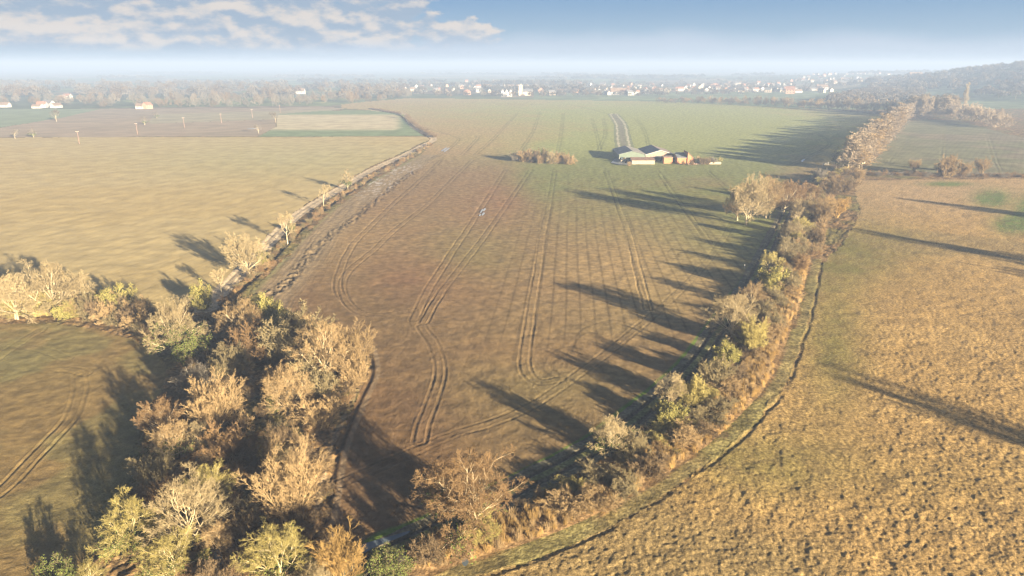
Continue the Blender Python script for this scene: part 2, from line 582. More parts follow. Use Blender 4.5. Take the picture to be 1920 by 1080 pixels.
    C *= (1 - .4 * ss(np.abs(de - .3), .4, .15))[:, None]
    edge = ss(np.abs(np.abs(de + 0) - 1.1), .55, .2)
    C[:] = C * (1 - .45 * edge[:, None] * (.4 + n1[:, None])) + np.array((.30, .24, .16)) * (.45 * edge * (.4 + n1))[:, None]
    # grass beside the barns
    mixin(m, blob(1160, 303, 260, 9) * .5, (.13, .15, .05))
    # edge of green grass along the shaded track
    dv = dline(X, Y, sn(VERGE), 8)
    mixin(m, ss(np.abs(dv), 1.3, .6) * (r < 160), (.10, .165, .025))
    mixin(m, ss(np.abs(dv), 1.2, .5) * (r >= 160) * .6, (.09, .11, .035))
    # wheel tracks: two wheels each
    for k, line in enumerate(TRAMS):
        L = sn(line)
        d = dline(X, Y, L, 5)
        far_line = np.mean([p[1] for p in line]) < 300
        wob2 = (fbm(X * .15, Y * .15, 2, 90 + k) - .5) * .3
        sw = np.minimum(np.abs(d + wob2 - .95), np.abs(d + wob2 + .95))
        on = sw < 1.0
        wide = 1.35 if far_line else 1.0
        ok = np.isin(region, (1, 3, 8, 10))
        cw = np.maximum(.24 * wide, .75 * dxg)
        core = ss(sw, cw * 1.35, cw * .5) * on * ok * np.clip(.5 / cw, 0, 1)
        rim = ss(np.abs(sw - cw * 1.7), cw * .9, cw * .2) * (sw < 1.0) * ok * ss(r, 330, 150)
        soft = (.5 if k == 9 else .85 if k in (4, 8) else 1.15) * (.35 + 1.3 * fbm(X * .12, Y * .12, 2, 300 + k))
        Z += (core * -.05 + rim * .035 * far_fade) * soft
        C *= (1 - (.26 if not far_line else .26) * core * soft)[:, None]
        C *= (1 + (.24 if not far_line else .08) * rim * soft)[:, None]
    for line in RINGS:
        d = np.abs(dline(X, Y, sn(line), 3))
        C *= (1 - .3 * ss(d, .4, .15))[:, None]
    # field on the left, drilled in long gentle curves
    m = region == 2
    put(m, (.375, .305, .155))
    mixin(m, ss(n3, .4, .65) * .5, (.36, .28, .125))
    mixin(m, blob(550, 300, 330, 40) * .6, (.30, .29, .15))
    b0, b1 = P(60, 520), P(540, 345)
    ld = np.array([b1[0] - b0[0], b1[1] - b0[1]]); ld /= np.hypot(*ld)
    acr = X * ld[1] - Y * ld[0] + 6 * np.sin((X * ld[0] + Y * ld[1]) / 60)
    pl = acr / 1.5
    C *= (1 - .06 * (ss(np.abs(pl - np.round(pl)), .22, .08)) * m * ss(r, 260, 160))[:, None]
    pl = acr / 6.0
    C *= (1 - .08 * (ss(np.abs(pl - np.round(pl)), .12, .04)) * m)[:, None]
    Z += m * (n4 - .5) * .02 * far_fade
    # rough pasture
    m = region == 3
    put(m, (.33, .225, .092))
    mixin(m, ss(n2, .48, .62) * .55, (.42, .29, .12))
    mixin(m, ss(n3, .5, .62) * .6, (.215, .170, .08))
    mixin(m, (blob(1600, 470, 130, 60) + blob(1560, 640, 70, 130) * .8 + blob(1420, 860, 160, 60) * .6 + blob(1650, 900, 400, 60) * .25) * (.4 + n2), (.16, .145, .045))
    mixin(m, blob(1760, 360, 260, 45) * .9, (.34, .245, .135))
    mixin(m, (blob(1860, 372, 34, 16) + blob(1900, 420, 36, 18) + blob(1935, 395, 30, 26) + blob(1775, 345, 40, 4)) * 1.5 * (n1 + .4), (.11, .15, .04))
    mixin(m, ss(fbm(X * .5, Y * .5, 3, 120), .55, .62) * .3, (.16, .115, .055))
    C[m] *= (.72 + .56 * fbm(X * 3.1, Y * 2.3, 3, 136)[m, None])
    dark = ss(fbm(X * 2.0, Y * 1.5, 3, 135), .50, .38)
    C *= (1 - .13 * dark * m * ss(r, 500, 150))[:, None]
    tuss = fbm(X * 2.1 + n1 * .8, Y * 1.5, 3, 130, .55)
    tuss2 = fbm(X * 1.5, Y * 1.2, 3, 140, .5)
    calm = 1 - .6 * np.clip(blob(1620, 500, 150, 70) + blob(1560, 700, 60, 100) + blob(1500, 850, 180, 70) * .5, 0, 1)
    Z += m * (ss(tuss, .35, .7) * .045 * ss(r, 260, 110) + ss(tuss2, .35, .7) * .035 * ss(r, 430, 160) + (n4 - .5) * .07 * far_fade) * calm
    # ditch and grassy balk along the pasture
    dp = dline(X, Y, sn(DITCH_P), 9)
    dw = dp + .2 + (fbm(X * .25, Y * .25, 3, 181) - .5) * .7
    Z += -.09 * ss(np.abs(dw), .5, .1) * ss(n2, .25, .5) - .3 * ss(np.abs(dp - 2.6 + (n1 - .5)), .5, .2) * 0
    C *= (1 - .25 * ss(np.abs(dw), .45, .1) * ss(n2, .2, .5))[:, None]
    balk = ss(np.abs(dw - 1.3), 1.3, .7)
    mixin(np.ones(n, bool), balk * (.45 + .3 * n1), (.22, .195, .08))
    reed = ((dp > 2.6) & (dp < 8.5) & (region != 3))
    mixin(reed, .55 + .6 * n2, (.27, .18, .09))
    # small fields on the far left
    put(region == 4, (.27, .215, .155)); put(region == 5, (.17, .21, .13)); put(region == 6, (.25, .205, .15)); put(region == 7, (.42, .37, .25))
    m = region == 4
    mixin(m, ss(n3, .45, .65) * .4, (.21, .18, .12))
    m = region == 6
    mixin(m & (inside(px, py, [(285, 221), (290, 214), (520, 208), (640, 204), (590, 212), (510, 224), (278, 232)])), .85, (.27, .25, .17))
    m = region == 7
    mixin(m, ss(np.sin(Y / 2.1 + X * .02 + n3 * 5), .2, .8) * .4, (.30, .28, .17))
    mixin(m, ss(py, 240, 247) + ss(px, 735, 760) + ss(py, 217, 213), (.15, .20, .10))
    # upper right field
    m = region == 8
    put(m, (.175, .150, .095))
    mixin(m, ss(n3, .4, .6) * .6, (.13, .145, .07))
    ph4 = (X * .80 - Y * .60) / 3.2
    C *= (1 - .10 * ss(np.abs(ph4 - np.round(ph4)), .3, .1) * m)[:, None]
    # lower left field
    m = region == 10
    put(m, (.19, .135, .055))
    mixin(m, ss(n2, .42, .62) * .55 + blob(40, 680, 150, 60) * .2, (.155, .145, .06))
    C[m] *= (.82 + .36 * n1[m, None])
    rp = fbm(X * .9 + Y * .35, Y * 2.4 - X * .6, 3, 150)
    Z += m * ((rp - .5) * .05 + (n4 - .5) * .05)
    # pale track on the left
    m = region == 11
    put(m, (.44, .36, .25))
    C *= (1 - .35 * ss(np.abs(dl), .7, .3) * m * n1)[:, None]
    Z += m * (-.12 * ss(np.abs(np.abs(dl) - 1.0), .5, .2))
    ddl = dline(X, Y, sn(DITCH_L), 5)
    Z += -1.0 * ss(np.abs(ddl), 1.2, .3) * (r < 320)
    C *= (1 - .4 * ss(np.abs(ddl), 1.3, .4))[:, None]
    # shaded track on the right
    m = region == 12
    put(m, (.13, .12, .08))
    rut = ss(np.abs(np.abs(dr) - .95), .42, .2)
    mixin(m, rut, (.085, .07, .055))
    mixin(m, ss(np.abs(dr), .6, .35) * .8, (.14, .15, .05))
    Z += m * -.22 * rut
    # farm track running away from the barns: pale verges, dark middle
    m = region == 13
    put(m, (.15, .17, .09))
    aw = np.abs(dwt + (n2 - .5) * 1.5)
    mixin(m, ss(np.abs(aw - 3.6), 1.1, .4) * (.5 + .6 * n1), (.44, .41, .32))
    mixin(m, ss(aw, 2.4, 1.8) * .8, (.17, .16, .12))
    # far countryside: patchwork
    m = region == 9
    cellx = np.floor(X / 260 + fbm(X / 900, Y / 900, 2, 170) * 3); celly = np.floor(Y / 330 + fbm(X / 700, Y / 700, 2, 171) * 3)
    hsh = hash2(cellx, celly, 9)
    pal = np.array([(.13, .16, .07), (.17, .14, .10), (.11, .13, .06), (.20, .18, .11), (.08, .10, .05)])
    C[m] = pal[(hsh[m] * 4.99).astype(int)] * (.8 + .4 * n3[m, None])
    mg = m & (px > 1000) & (py > 172)
    C[mg] = np.array((.13, .17, .09)) * (.85 + .3 * n3[mg, None])
    # stream bed
    C[:] = np.clip(C, .01, .8)
    V = np.stack([X, Y, Z], 1)
    idx = np.arange(n).reshape(ny, nx)
    # rows run from far to near: this order makes the normals point up
    q = np.stack([idx[1:, :-1], idx[1:, 1:], idx[:-1, 1:], idx[:-1, :-1]], -1).reshape(-1, 4)
    fr = region.reshape(ny, nx)[1:, :-1].ravel()
    gm = {
        0: ('scrub_ground', ground_mat('leaf_litter', (1.5, .3), .4, .8, 2.5, .3)),
        1: ('ploughed_field', ground_mat('arable_soil', (7.0, .5), .20, .75, 8.0, .10)),
        2: ('drilled_field', ground_mat('drilled_soil', (5.0, .12), .12, .5, 6.0, .06)),
        3: ('rough_pasture', ground_mat('rough_grass', (6.5, 2.2), .30, .85, 7.0, .12)),
        4: ('fallow_field', ground_mat('fallow', (1.0, .05), .12, .3, 1.0, .2)),
        5: ('grass_field', ground_mat('grass', (1.0, .05), .12, .3, 1.0, .2)),
        6: ('strip_field', ground_mat('strip', (1.0, .05), .12, .3, 1.0, .2)),
        7: ('stubble_field', ground_mat('stubble', (1.0, .08), .15, .3, 1.0, .2)),
        8: ('upland_field', ground_mat('thin_crop', (1.2, .08), .2, .5, 1.5, .2)),
        9: ('far_countryside', ground_mat('far_land', (.05, .008), .25, .2, .2, .5)),
        10: ('winter_crop_field', ground_mat('winter_crop', (6.0, .5), .22, .7, 6.0, .10)),
        11: ('gravel_track', ground_mat('gravel', (2.0, .5), .22, .5, 3.0, .1)),
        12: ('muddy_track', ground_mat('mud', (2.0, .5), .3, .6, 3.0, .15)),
        13: ('farm_access_track', ground_mat('chalky_track', (.6, .2), .2, .4, 1.0, .1)),
    }
    for k, (name, mat) in gm.items():
        f = q[fr == k]
        if len(f) == 0:
            continue
        u, inv = np.unique(f, return_inverse=True)
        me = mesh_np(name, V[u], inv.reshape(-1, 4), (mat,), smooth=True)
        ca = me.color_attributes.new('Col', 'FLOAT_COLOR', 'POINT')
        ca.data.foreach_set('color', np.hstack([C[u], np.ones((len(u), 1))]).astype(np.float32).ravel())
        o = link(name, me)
        set_props(o, kind='structure')
    # the sheet beneath everything, out to the horizon
    rr = np.array([0, 300, 1000, 3000, 6000, 9300.]); th = np.linspace(0, 2 * np.pi, 73)[:-1]
    vv = [(0, 0, -4.5)] + [(a * math.cos(t), a * math.sin(t), -4.5) for a in rr[1:] for t in th]
    ff = [[0, 1 + i, 1 + (i + 1) % 72] for i in range(72)]
    me = bpy.data.meshes.new('ground')
    for k in range(len(rr) - 2):
        for i in range(72):
            a = 1 + k * 72 + i; b = 1 + k * 72 + (i + 1) % 72
            ff.append([a, a + 72, b + 72, b])
    me.from_pydata(vv, [], ff)
    me.update()
    ca = me.color_attributes.new('Col', 'FLOAT_COLOR', 'POINT')
    ca.data.foreach_set('color', np.tile(np.array([.13, .14, .08, 1], np.float32), len(vv)))
    me.materials.append(gm[9][1])
    set_props(link('ground', me), kind='structure')


build_ground()

# ------------------------------------------------------------------ haze
def build_haze():
    E = 9600
    v = [(x, y, z) for z in (-6, 72) for x in (-E, E) for y in (-E, E)]
    f = [(0, 1, 3, 2), (4, 6, 7, 5), (0, 4, 5, 1), (2, 3, 7, 6), (0, 2, 6, 4), (1, 5, 7, 3)]
    me = bpy.data.meshes.new('haze')
    me.from_pydata(v, [], f)
    me.update()
    m = bpy.data.materials.new('haze_air')
    m.use_nodes = True
    nt = m.node_tree
    nt.nodes.clear()
    out = nt.nodes.new('ShaderNodeOutputMaterial')
    pv = nt.nodes.new('ShaderNodeVolumePrincipled')
    pv.inputs['Color'].default_value = (0.31, 0.42, 0.65, 1)
    pv.inputs['Density'].default_value = 0.00054
    pv.inputs['Anisotropy'].default_value = 0.0
    nt.links.new(pv.outputs[0], out.inputs['Volume'])
    m.cycles.volume_sampling = 'DISTANCE'
    me.materials.append(m)
    set_props(link('haze', me), kind='stuff', label='pale bluish mist thickening over the far fields and the village')


build_haze()

# ------------------------------------------------------------------ trees: branching grown level by level
UP = np.array([0, 0, 1.0])


def unit(v):
    return v / (np.linalg.norm(v, axis=-1, keepdims=True) + 1e-9)


def make_poly(rg, start, d, length, K, bend_up, wobble):
    B = len(start)
    pts = np.zeros((B, K, 3)); pts[:, 0] = start
    cur = d.copy()
    for k in range(1, K):
        pts[:, k] = pts[:, k - 1] + cur * (length / (K - 1))[:, None]
        cur = unit(cur + bend_up * UP + rg.normal(0, wobble, (B, 3)))
    return pts


def children(rg, pts, rad, n, t0, t1, ang, ang_sd, length, K, bend_up, wobble, rratio, rmin, even=False):
    B, KP, _ = pts.shape
    par = np.repeat(np.arange(B), n)
    if even:
        t = np.tile(np.linspace(t0, t1, n), B) + rg.uniform(-.03, .03, B * n)
    else:
        t = rg.uniform(t0, t1, B * n)
    t = np.clip(t, 0, 1)
    f = t * (KP - 1); i = np.minimum(f.astype(int), KP - 2); f = f - i
    a = pts[par, i]; b = pts[par, i + 1]
    start = a + (b - a) * f[:, None]
    d = unit(b - a)
    rr = rad[par, i] * (1 - f) + rad[par, i + 1] * f
    az = (np.tile(np.arange(n) * 2.4, B) + rg.uniform(0, .9, B * n)) + par * 1.7
    ref = np.where(np.abs(d[:, 2:3]) > .9, np.array([[1.0, 0, 0]]), UP[None])
    e1 = unit(np.cross(d, ref)); e2 = np.cross(d, e1)
    pr = e1 * np.cos(az)[:, None] + e2 * np.sin(az)[:, None]
    if even:   # lower limbs spread wide, the upper ones rise: a dome
        u = np.tile(np.linspace(0, 1, n), B)
        an = np.radians(ang * 1.2 * (1 - u) + 14 * u + rg.normal(0, ang_sd * .6, B * n))[:, None]
    else:
        an = np.radians(rg.normal(ang, ang_sd, B * n))[:, None]
    nd = unit(d * np.cos(an) + pr * np.sin(an))
    plen = np.linalg.norm(pts[:, 1:] - pts[:, :-1], axis=2).sum(1)[par]
    L = plen * length * (1.0 if even else (1.10 - .35 * t)) * (rg.uniform(.88, 1.08, B * n) if even else rg.uniform(.75, 1.15, B * n))
    npts = make_poly(rg, start, nd, L, K, bend_up, wobble)
    r0 = np.maximum(rr * rratio, rmin)
    taper = np.linspace(1, .35, K)
    nrad = np.maximum(r0[:, None] * taper, rmin * .7)
    return npts, nrad


def tubes(pts, rad, sides):
    """(B,K,3) polylines to open tubes; returns verts, quads"""
    B, K, _ = pts.shape
    d = np.zeros_like(pts)
    d[:, 1:-1] = pts[:, 2:] - pts[:, :-2]; d[:, 0] = pts[:, 1] - pts[:, 0]; d[:, -1] = pts[:, -1] - pts[:, -2]
    d = unit(d)
    ref = np.where(np.abs(d[:, :1, 2:3]) > .9, np.array([1.0, 0, 0]), UP)
    ref = np.broadcast_to(ref, d.shape)
    e1 = unit(np.cross(d, ref)); e2 = np.cross(d, e1)
    a = np.arange(sides) * 2 * np.pi / sides
    v = pts[:, :, None] + rad[:, :, None, None] * (e1[:, :, None] * np.cos(a)[None, None, :, None] + e2[:, :, None] * np.sin(a)[None, None, :, None])
    v = v.reshape(-1, 3)
    base = (np.arange(B)[:, None, None] * K + np.arange(K - 1)[None, :, None]) * sides
    s = np.arange(sides)[None, None]
    s2 = (s + 1) % sides
    q = np.stack([base + s, base + s2, base + sides + s2, base + sides + s], -1).reshape(-1, 4)
    return v, q


def join(parts):
    vs_, fs_, o = [], [], 0
    for v, f in parts:
        vs_.append(v); fs_.append(f + o); o += len(v)
    return np.vstack(vs_), np.vstack(fs_)


def leaf_quads(rg, centres, size, flat=0.0):
    n = len(centres)
    a = unit(rg.normal(0, 1, (n, 3))); b = unit(np.cross(a, rg.normal(0, 1, (n, 3))))
    s = (size * rg.uniform(.6, 1.3, n))[:, None]
    v = np.stack([centres - a * s - b * s * .5, centres + a * s * .3 - b * s * .6, centres + a * s + b * s * .4, centres - a * s * .2 + b * s * .7], 1).reshape(-1, 3)
    return v, np.arange(n * 4).reshape(-1, 4)


def proto_tree(seed, H=11.0, trunk_t=.33, stems=1, stem_ang=0, trunk_r=.32, L=((7, 52, 1.6), (7, 42, .55), (7, 38, .5), (6, 36, .5), (5, 34, .55)),
               up=(.06, .10, .08, .05, .03), wob=(.10, .20, .22, .22, .22), rmin=.02, ivy=0, ivy_h=.5, leafy=0, t_from=.45, leaf=.16, split=1):
    rg = np.random.default_rng(seed)
    B = stems
    az = np.arange(B) * 2.4 + rg.uniform(0, 6)
    an = np.radians(np.abs(rg.normal(stem_ang, stem_ang * .45, B)))
    d = np.stack([np.cos(az) * np.sin(an), np.sin(az) * np.sin(an), np.cos(an)], 1)
    st = np.stack([np.cos(az), np.sin(az), np.zeros(B)], 1) * (.25 if B > 1 else 0) * rg.uniform(.2, 1.6, (B, 1)) * H / 8
    st[:, 2] = -.3
    p = make_poly(rg, st, d, H * trunk_t * rg.uniform(.8, 1.2, B), 6, up[0], wob[0])
    rad = trunk_r * np.linspace(1, .6 if B == 1 else .4, 6)[None] * rg.uniform(.7, 1.1, (B, 1))
    rad[:, 0] *= 1.35
    lev = [(p, rad)]
    for k, (n, ang, ln) in enumerate(L):
        p, rad = children(rg, p, rad, n, t_from if k == 0 else .22, 1.0, ang, 9, ln, 5 if k < 2 else (4 if k == 2 else 3), up[min(k + 1, 4)], wob[min(k + 1, 4)],
                          (.50, .55, .55, .6, .6)[k], rmin if k > 1 else rmin * 1.5, even=k == 0)
        lev.append((p, rad))
    allp = lev[-1][0].reshape(-1, 3)
    top = np.percentile(allp[:, 2], 99)
    cx = np.median(allp[:, 0]); cy = np.median(allp[:, 1])
    wid = 2 * np.percentile(np.hypot(allp[:, 0] - cx, allp[:, 1] - cy), 93)
    tr = join([tubes(a, b, 7 if i == 0 else 5) for i, (a, b) in enumerate(lev[:split + 1])])
    cr = join([tubes(a, b, 4 if i + split == 1 else 3) for i, (a, b) in enumerate(lev[split + 1:])])
    out = {'H': top, 'W': wid, 'trunk': mesh_np('trunk', *tr, mats=(WOOD,), smooth=True),
           'crown': mesh_np('crown', *cr, mats=(WOOD,)), 'ivy': None}
    if ivy:
        src = np.vstack([lev[0][0].reshape(-1, 3), lev[1][0].reshape(-1, 3), lev[2][0].reshape(-1, 3)])
        src = src[src[:, 2] < top * ivy_h]
        c = src[rg.integers(0, len(src), ivy)] + rg.normal(0, .30 * H / 10, (ivy, 3))
        c = c[c[:, 2] > .1]
        out['ivy'] = mesh_np('ivy', *leaf_quads(rg, c, leaf), mats=(LEAF,))
    if leafy:
        src = lev[-1][0].reshape(-1, 3)
        c = src[rg.integers(0, len(src), leafy)] + rg.normal(0, .12, (leafy, 3))
        out['ivy'] = mesh_np('foliage', *leaf_quads(rg, c, leaf), mats=(LEAF,))
        out['leafname'] = 'foliage'
    return out




def light_brush(seed, n=1.0):
    """a small leafless shrub as bare arrays, for the thickets nobody could count"""
    rg = np.random.default_rng(seed)
    B = 12
    az = rg.uniform(0, 6.28, B); an = np.radians(rg.uniform(5, 50, B))
    d = np.stack([np.cos(az) * np.sin(an), np.sin(az) * np.sin(an), np.cos(an)], 1)
    st = np.stack([np.cos(az), np.sin(az), np.zeros(B)], 1) * rg.uniform(0, .5, (B, 1)); st[:, 2] = -.2
    p = make_poly(rg, st, d, rg.uniform(1.2, 2.0, B), 4, .08, .15)
    r = np.tile(np.linspace(.03, .018, 4), (B, 1))
    parts = [tubes(p, r, 3)]
    for (k, ang, ln) in ((5, 34, .6), (5, 36, .6), (4, 38, .6)):
        p, r = children(rg, p, r, k, .15, 1, ang, 9, ln, 3, .06, .2, .6, .013)
        parts.append(tubes(p, r, 3))
    v, f = join(parts)
    e = p.reshape(-1, 3)
    return v, f, 2 * np.percentile(np.hypot(e[:, 0], e[:, 1]), 93), np.percentile(e[:, 2], 98)


def vc_mat(name):
    m, nt, b = base_mat(name, 0.9, 0.1)
    at = nt.nodes.new('ShaderNodeVertexColor'); at.layer_name = 'Col'
    nt.links.new(at.outputs['Color'], b.inputs['Base Color'])
    return m


VCMAT = vc_mat('thicket')
LIGHTBRUSH = [light_brush(60), light_brush(61)]


def reed_tuft(seed):
    rg = np.random.default_rng(seed)
    B = 34
    az = rg.uniform(0, 6.28, B); an = np.radians(rg.uniform(0, 32, B))
    d = np.stack([np.cos(az) * np.sin(an), np.sin(az) * np.sin(an), np.cos(an)], 1)
    st = rg.normal(0, .22, (B, 3)); st[:, 2] = -.1
    p = make_poly(rg, st, d, rg.uniform(.7, 1.3, B), 3, -.02, .12)
    v, f = tubes(p, np.tile(np.array([.022, .018, .010]), (B, 1)), 3)
    return v, f, 1.2, 1.2


REEDS = [reed_tuft(70), reed_tuft(71)]
DW = (.08, .13, .17, .2, .2)
BIGL = ((13, 60, 1.5), (8, 34, .55), (7, 30, .52), (6, 30, .52), (3, 28, .62))
PROTO = {
    'oak': [proto_tree(1, 12, .30, trunk_r=.42, L=((13, 70, 1.6), (9, 42, .48), (8, 38, .50), (7, 36, .50), (4, 34, .6)), up=(.02, .07, .08, .05, .02), wob=(.12, .26, .32, .30, .28), ivy=1500, ivy_h=.35, t_from=.4, rmin=.017, split=2)],
    'dome': [proto_tree(2, 11, .26, L=BIGL, rmin=.0105, wob=DW, split=2), proto_tree(3, 11, .24, L=((9, 56, 1.7),) + BIGL[1:], stems=2, stem_ang=13, trunk_r=.2, rmin=.011, wob=DW, split=2), proto_tree(4, 12, .30, L=BIGL, rmin=.0105, wob=DW, split=2)],
    'ivytree': [proto_tree(5, 11, .34, L=BIGL, ivy=2600, ivy_h=.6, rmin=.0105, wob=DW, leaf=.12, split=2), proto_tree(6, 10, .28, L=BIGL, ivy=1800, ivy_h=.5, rmin=.0105, wob=DW, leaf=.12, split=2)],
    'upright': [proto_tree(7, 11, .62, stems=11, stem_ang=11, trunk_r=.11, t_from=.25, L=((9, 17, .55), (7, 20, .45), (6, 22, .45), (4, 24, .5)), up=(.03, .06, .08, .06, .04), wob=(.04, .06, .09, .1, .1), split=0, rmin=.012),
                proto_tree(8, 10, .50, stems=16, stem_ang=17, trunk_r=.09, t_from=.2, L=((8, 20, .55), (7, 22, .5), (6, 24, .45), (4, 24, .5)), up=(.05, .07, .08, .06, .04), wob=(.05, .07, .1, .12, .12), split=0, rmin=.012)],
    'brush': [proto_tree(9 + i, 4.5, .42, stems=14, stem_ang=30, trunk_r=.05, t_from=.15, L=((7, 26, .62), (6, 28, .55), (5, 30, .55), (3, 30, .6)), up=(.10, .10, .06, .04, .02), wob=(.12, .18, .2, .22, .2), split=0, rmin=.013) for i in range(3)],
    'leafbush': [proto_tree(15 + i, 4.5, .40, stems=10, stem_ang=30, trunk_r=.06, t_from=.15, L=((6, 36, .62), (6, 38, .55), (5, 38, .55)), up=(.10, .10, .06, .04, .02), wob=(.12, .18, .2, .22, .2), split=0, rmin=.013, leafy=5200, leaf=.075) for i in range(2)],
    'slim': [proto_tree(20, 9, .42, L=((7, 40, 1.0), (5, 36, .5), (5, 36, .5), (5, 34, .5), (3, 30, .5)), trunk_r=.2, rmin=.022, t_from=.5),
             proto_tree(21, 9, .48, L=((8, 38, .85), (5, 36, .5), (5, 36, .5), (5, 34, .5), (3, 30, .5)), trunk_r=.2, rmin=.022, t_from=.45, ivy=500, ivy_h=.4)],
    'poplar': [proto_tree(24 + i, 16, .86, L=((30, 36, .30), (8, 34, .45), (6, 34, .5), (4, 30, .5)), trunk_r=.24, up=(0, .16, .12, .08, .05), wob=(.03, .08, .12, .15, .15), rmin=.045, t_from=.15, split=0) for i in range(2)],
    'far': [proto_tree(30 + i, 12, .34, L=((8, 50, 1.5), (7, 40, .55), (6, 40, .5), (4, 38, .5)), trunk_r=.3, rmin=.07, split=0, t_from=.4) for i in range(2)],
}
TREE_N = [0]


def tree(kind, x, y, w, h, bark, label, cat='tree', group=None, name=None, rot=None, variant=None, parts=True, z=None, leafmat=None):
    """a tree or bush standing at world x, y with crown width w and height h (metres)"""
    TREE_N[0] += 1
    i = TREE_N[0]
    ps = PROTO[kind]
    p = ps[(i if variant is None else variant) % len(ps)]
    sx, sz = w / p['W'], h / p['H']
    zz = float(hill(x, y)) if z is None else z
    a = (i * 2.399) % 6.283 if rot is None else rot
    name = name or {'oak': 'oak_tree', 'upright': 'willow_tree', 'brush': 'bush', 'leafbush': 'bush', 'poplar': 'poplar_tree'}.get(kind, 'bare_tree')
    cn = 'twigs' if kind in ('brush', 'leafbush', 'upright') else 'crown'
    if parts:
        root = bpy.data.objects.new(name, p['trunk'])
        COL.objects.link(root)
        kids = [(cn, p['crown'], bark)]
        root.location = (x, y, zz); root.rotation_euler = (0, 0, a); root.scale = (sx, sx, sz)
    else:
        root = bpy.data.objects.new(name, p['crown'])
        COL.objects.link(root)
        kids = []
        root.location = (x, y, zz); root.rotation_euler = (0, 0, a); root.scale = (sx, sx, sz)
    hc = np.array(HUE[bark])
    if parts and cn == 'crown':
        hc = hc * .35 + np.array((.50, .43, .30)) * .65      # limbs are paler than the twigs
    root.color = (*hc, 1)
    if p['ivy'] is not None and parts:
        kids.append((p.get('leafname', 'ivy'), p['ivy'], leafmat or ('lichen' if p.get('leafname') and bark == 'yellow' else 'ivy')))
    if parts:
        # the thing is an empty; trunk, crown and ivy are its parts
        e = bpy.data.objects.new(name, None)
        COL.objects.link(e)
        e.location = root.location; e.rotation_euler = root.rotation_euler; e.scale = root.scale
        root.name = 'stems' if cn == 'twigs' else 'trunk'
        e.name = name
        root.location = (0, 0, 0); root.rotation_euler = (0, 0, 0); root.scale = (1, 1, 1)
        root.parent = e
        for nm, me, mt in kids:
            c = link(nm, me, e)
            c.color = (*HUE[mt], 1)
        root = e
    set_props(root, label, cat, group)
    return root


def tpx(kind, cx, cy, wpx, hr, bark, label, mid=.6, **kw):
    """crown centre and crown width read off the photograph; gives the tree its place on the ground and its size"""
    h = 6.0
    for _ in range(6):
        w = wpx * depth(cx, cy, mid * h) / FPX
        h = w * hr
    x, y = P(cx, cy, mid * h)
    return tree(kind, x, y, w, h, bark, label, **kw)


ORD = ['first', 'second', 'third', 'fourth', 'fifth', 'sixth', 'seventh', 'eighth', 'ninth', 'tenth', 'eleventh', 'twelfth', 'thirteenth', 'fourteenth', 'fifteenth', 'sixteenth', 'seventeenth',
       'eighteenth', 'nineteenth']
TENS = ['', '', 'twenty', 'thirty', 'forty', 'fifty', 'sixty', 'seventy', 'eighty', 'ninety']


def nth(n):
    """0 -> first"""
    n += 1
    if n <= 19:
        return ORD[n - 1]
    if n >= 100:
        return 'hundred and ' + nth(n - 101) if n > 100 else 'hundredth'
    if n % 10 == 0:
        return TENS[n // 10][:-1] + 'ieth'
    return TENS[n // 10] + '-' + ORD[n % 10 - 1]


CLR = {'pale': 'pale bare', 'yellow': 'yellow lichened', 'tan': 'tan bare', 'russet': 'russet bare', 'olive': 'olive bare', 'brown': 'dark brown bare', 'orange': 'orange twigged', 'grey': 'grey bare'}


def thicket(name, spots, label, cat, kind=None, protos=None):
    """many light shrubs grown together: x, y, width, height, colour"""
    rg = np.random.default_rng(len(spots))
    vs_, fs_, cs, o = [], [], [], 0
    for X, Y, w, h, c in spots:
        v, f, pw, ph = (protos or LIGHTBRUSH)[int(rg.integers(0, 2))]
        a = rg.uniform(0, 6.28); k = w / pw
        ca, sa = math.cos(a) * k, math.sin(a) * k
        q = np.stack([v[:, 0] * ca - v[:, 1] * sa + X, v[:, 0] * sa + v[:, 1] * ca + Y, v[:, 2] * h / ph], 1)
        vs_.append(q); fs_.append(f + o); o += len(q)
        cs.append(np.tile(np.array([*HUE[c], 1]) * rg.uniform(.65, 1.0), (len(q), 1)))
    me = mesh_np(name, np.vstack(vs_), np.vstack(fs_), mats=(VCMAT,))
    ca = me.color_attributes.new('Col', 'FLOAT_COLOR', 'POINT')
    ca.data.foreach_set('color', np.vstack(cs).astype(np.float32).ravel())
    return set_props(link(name, me), label, cat, kind=kind)


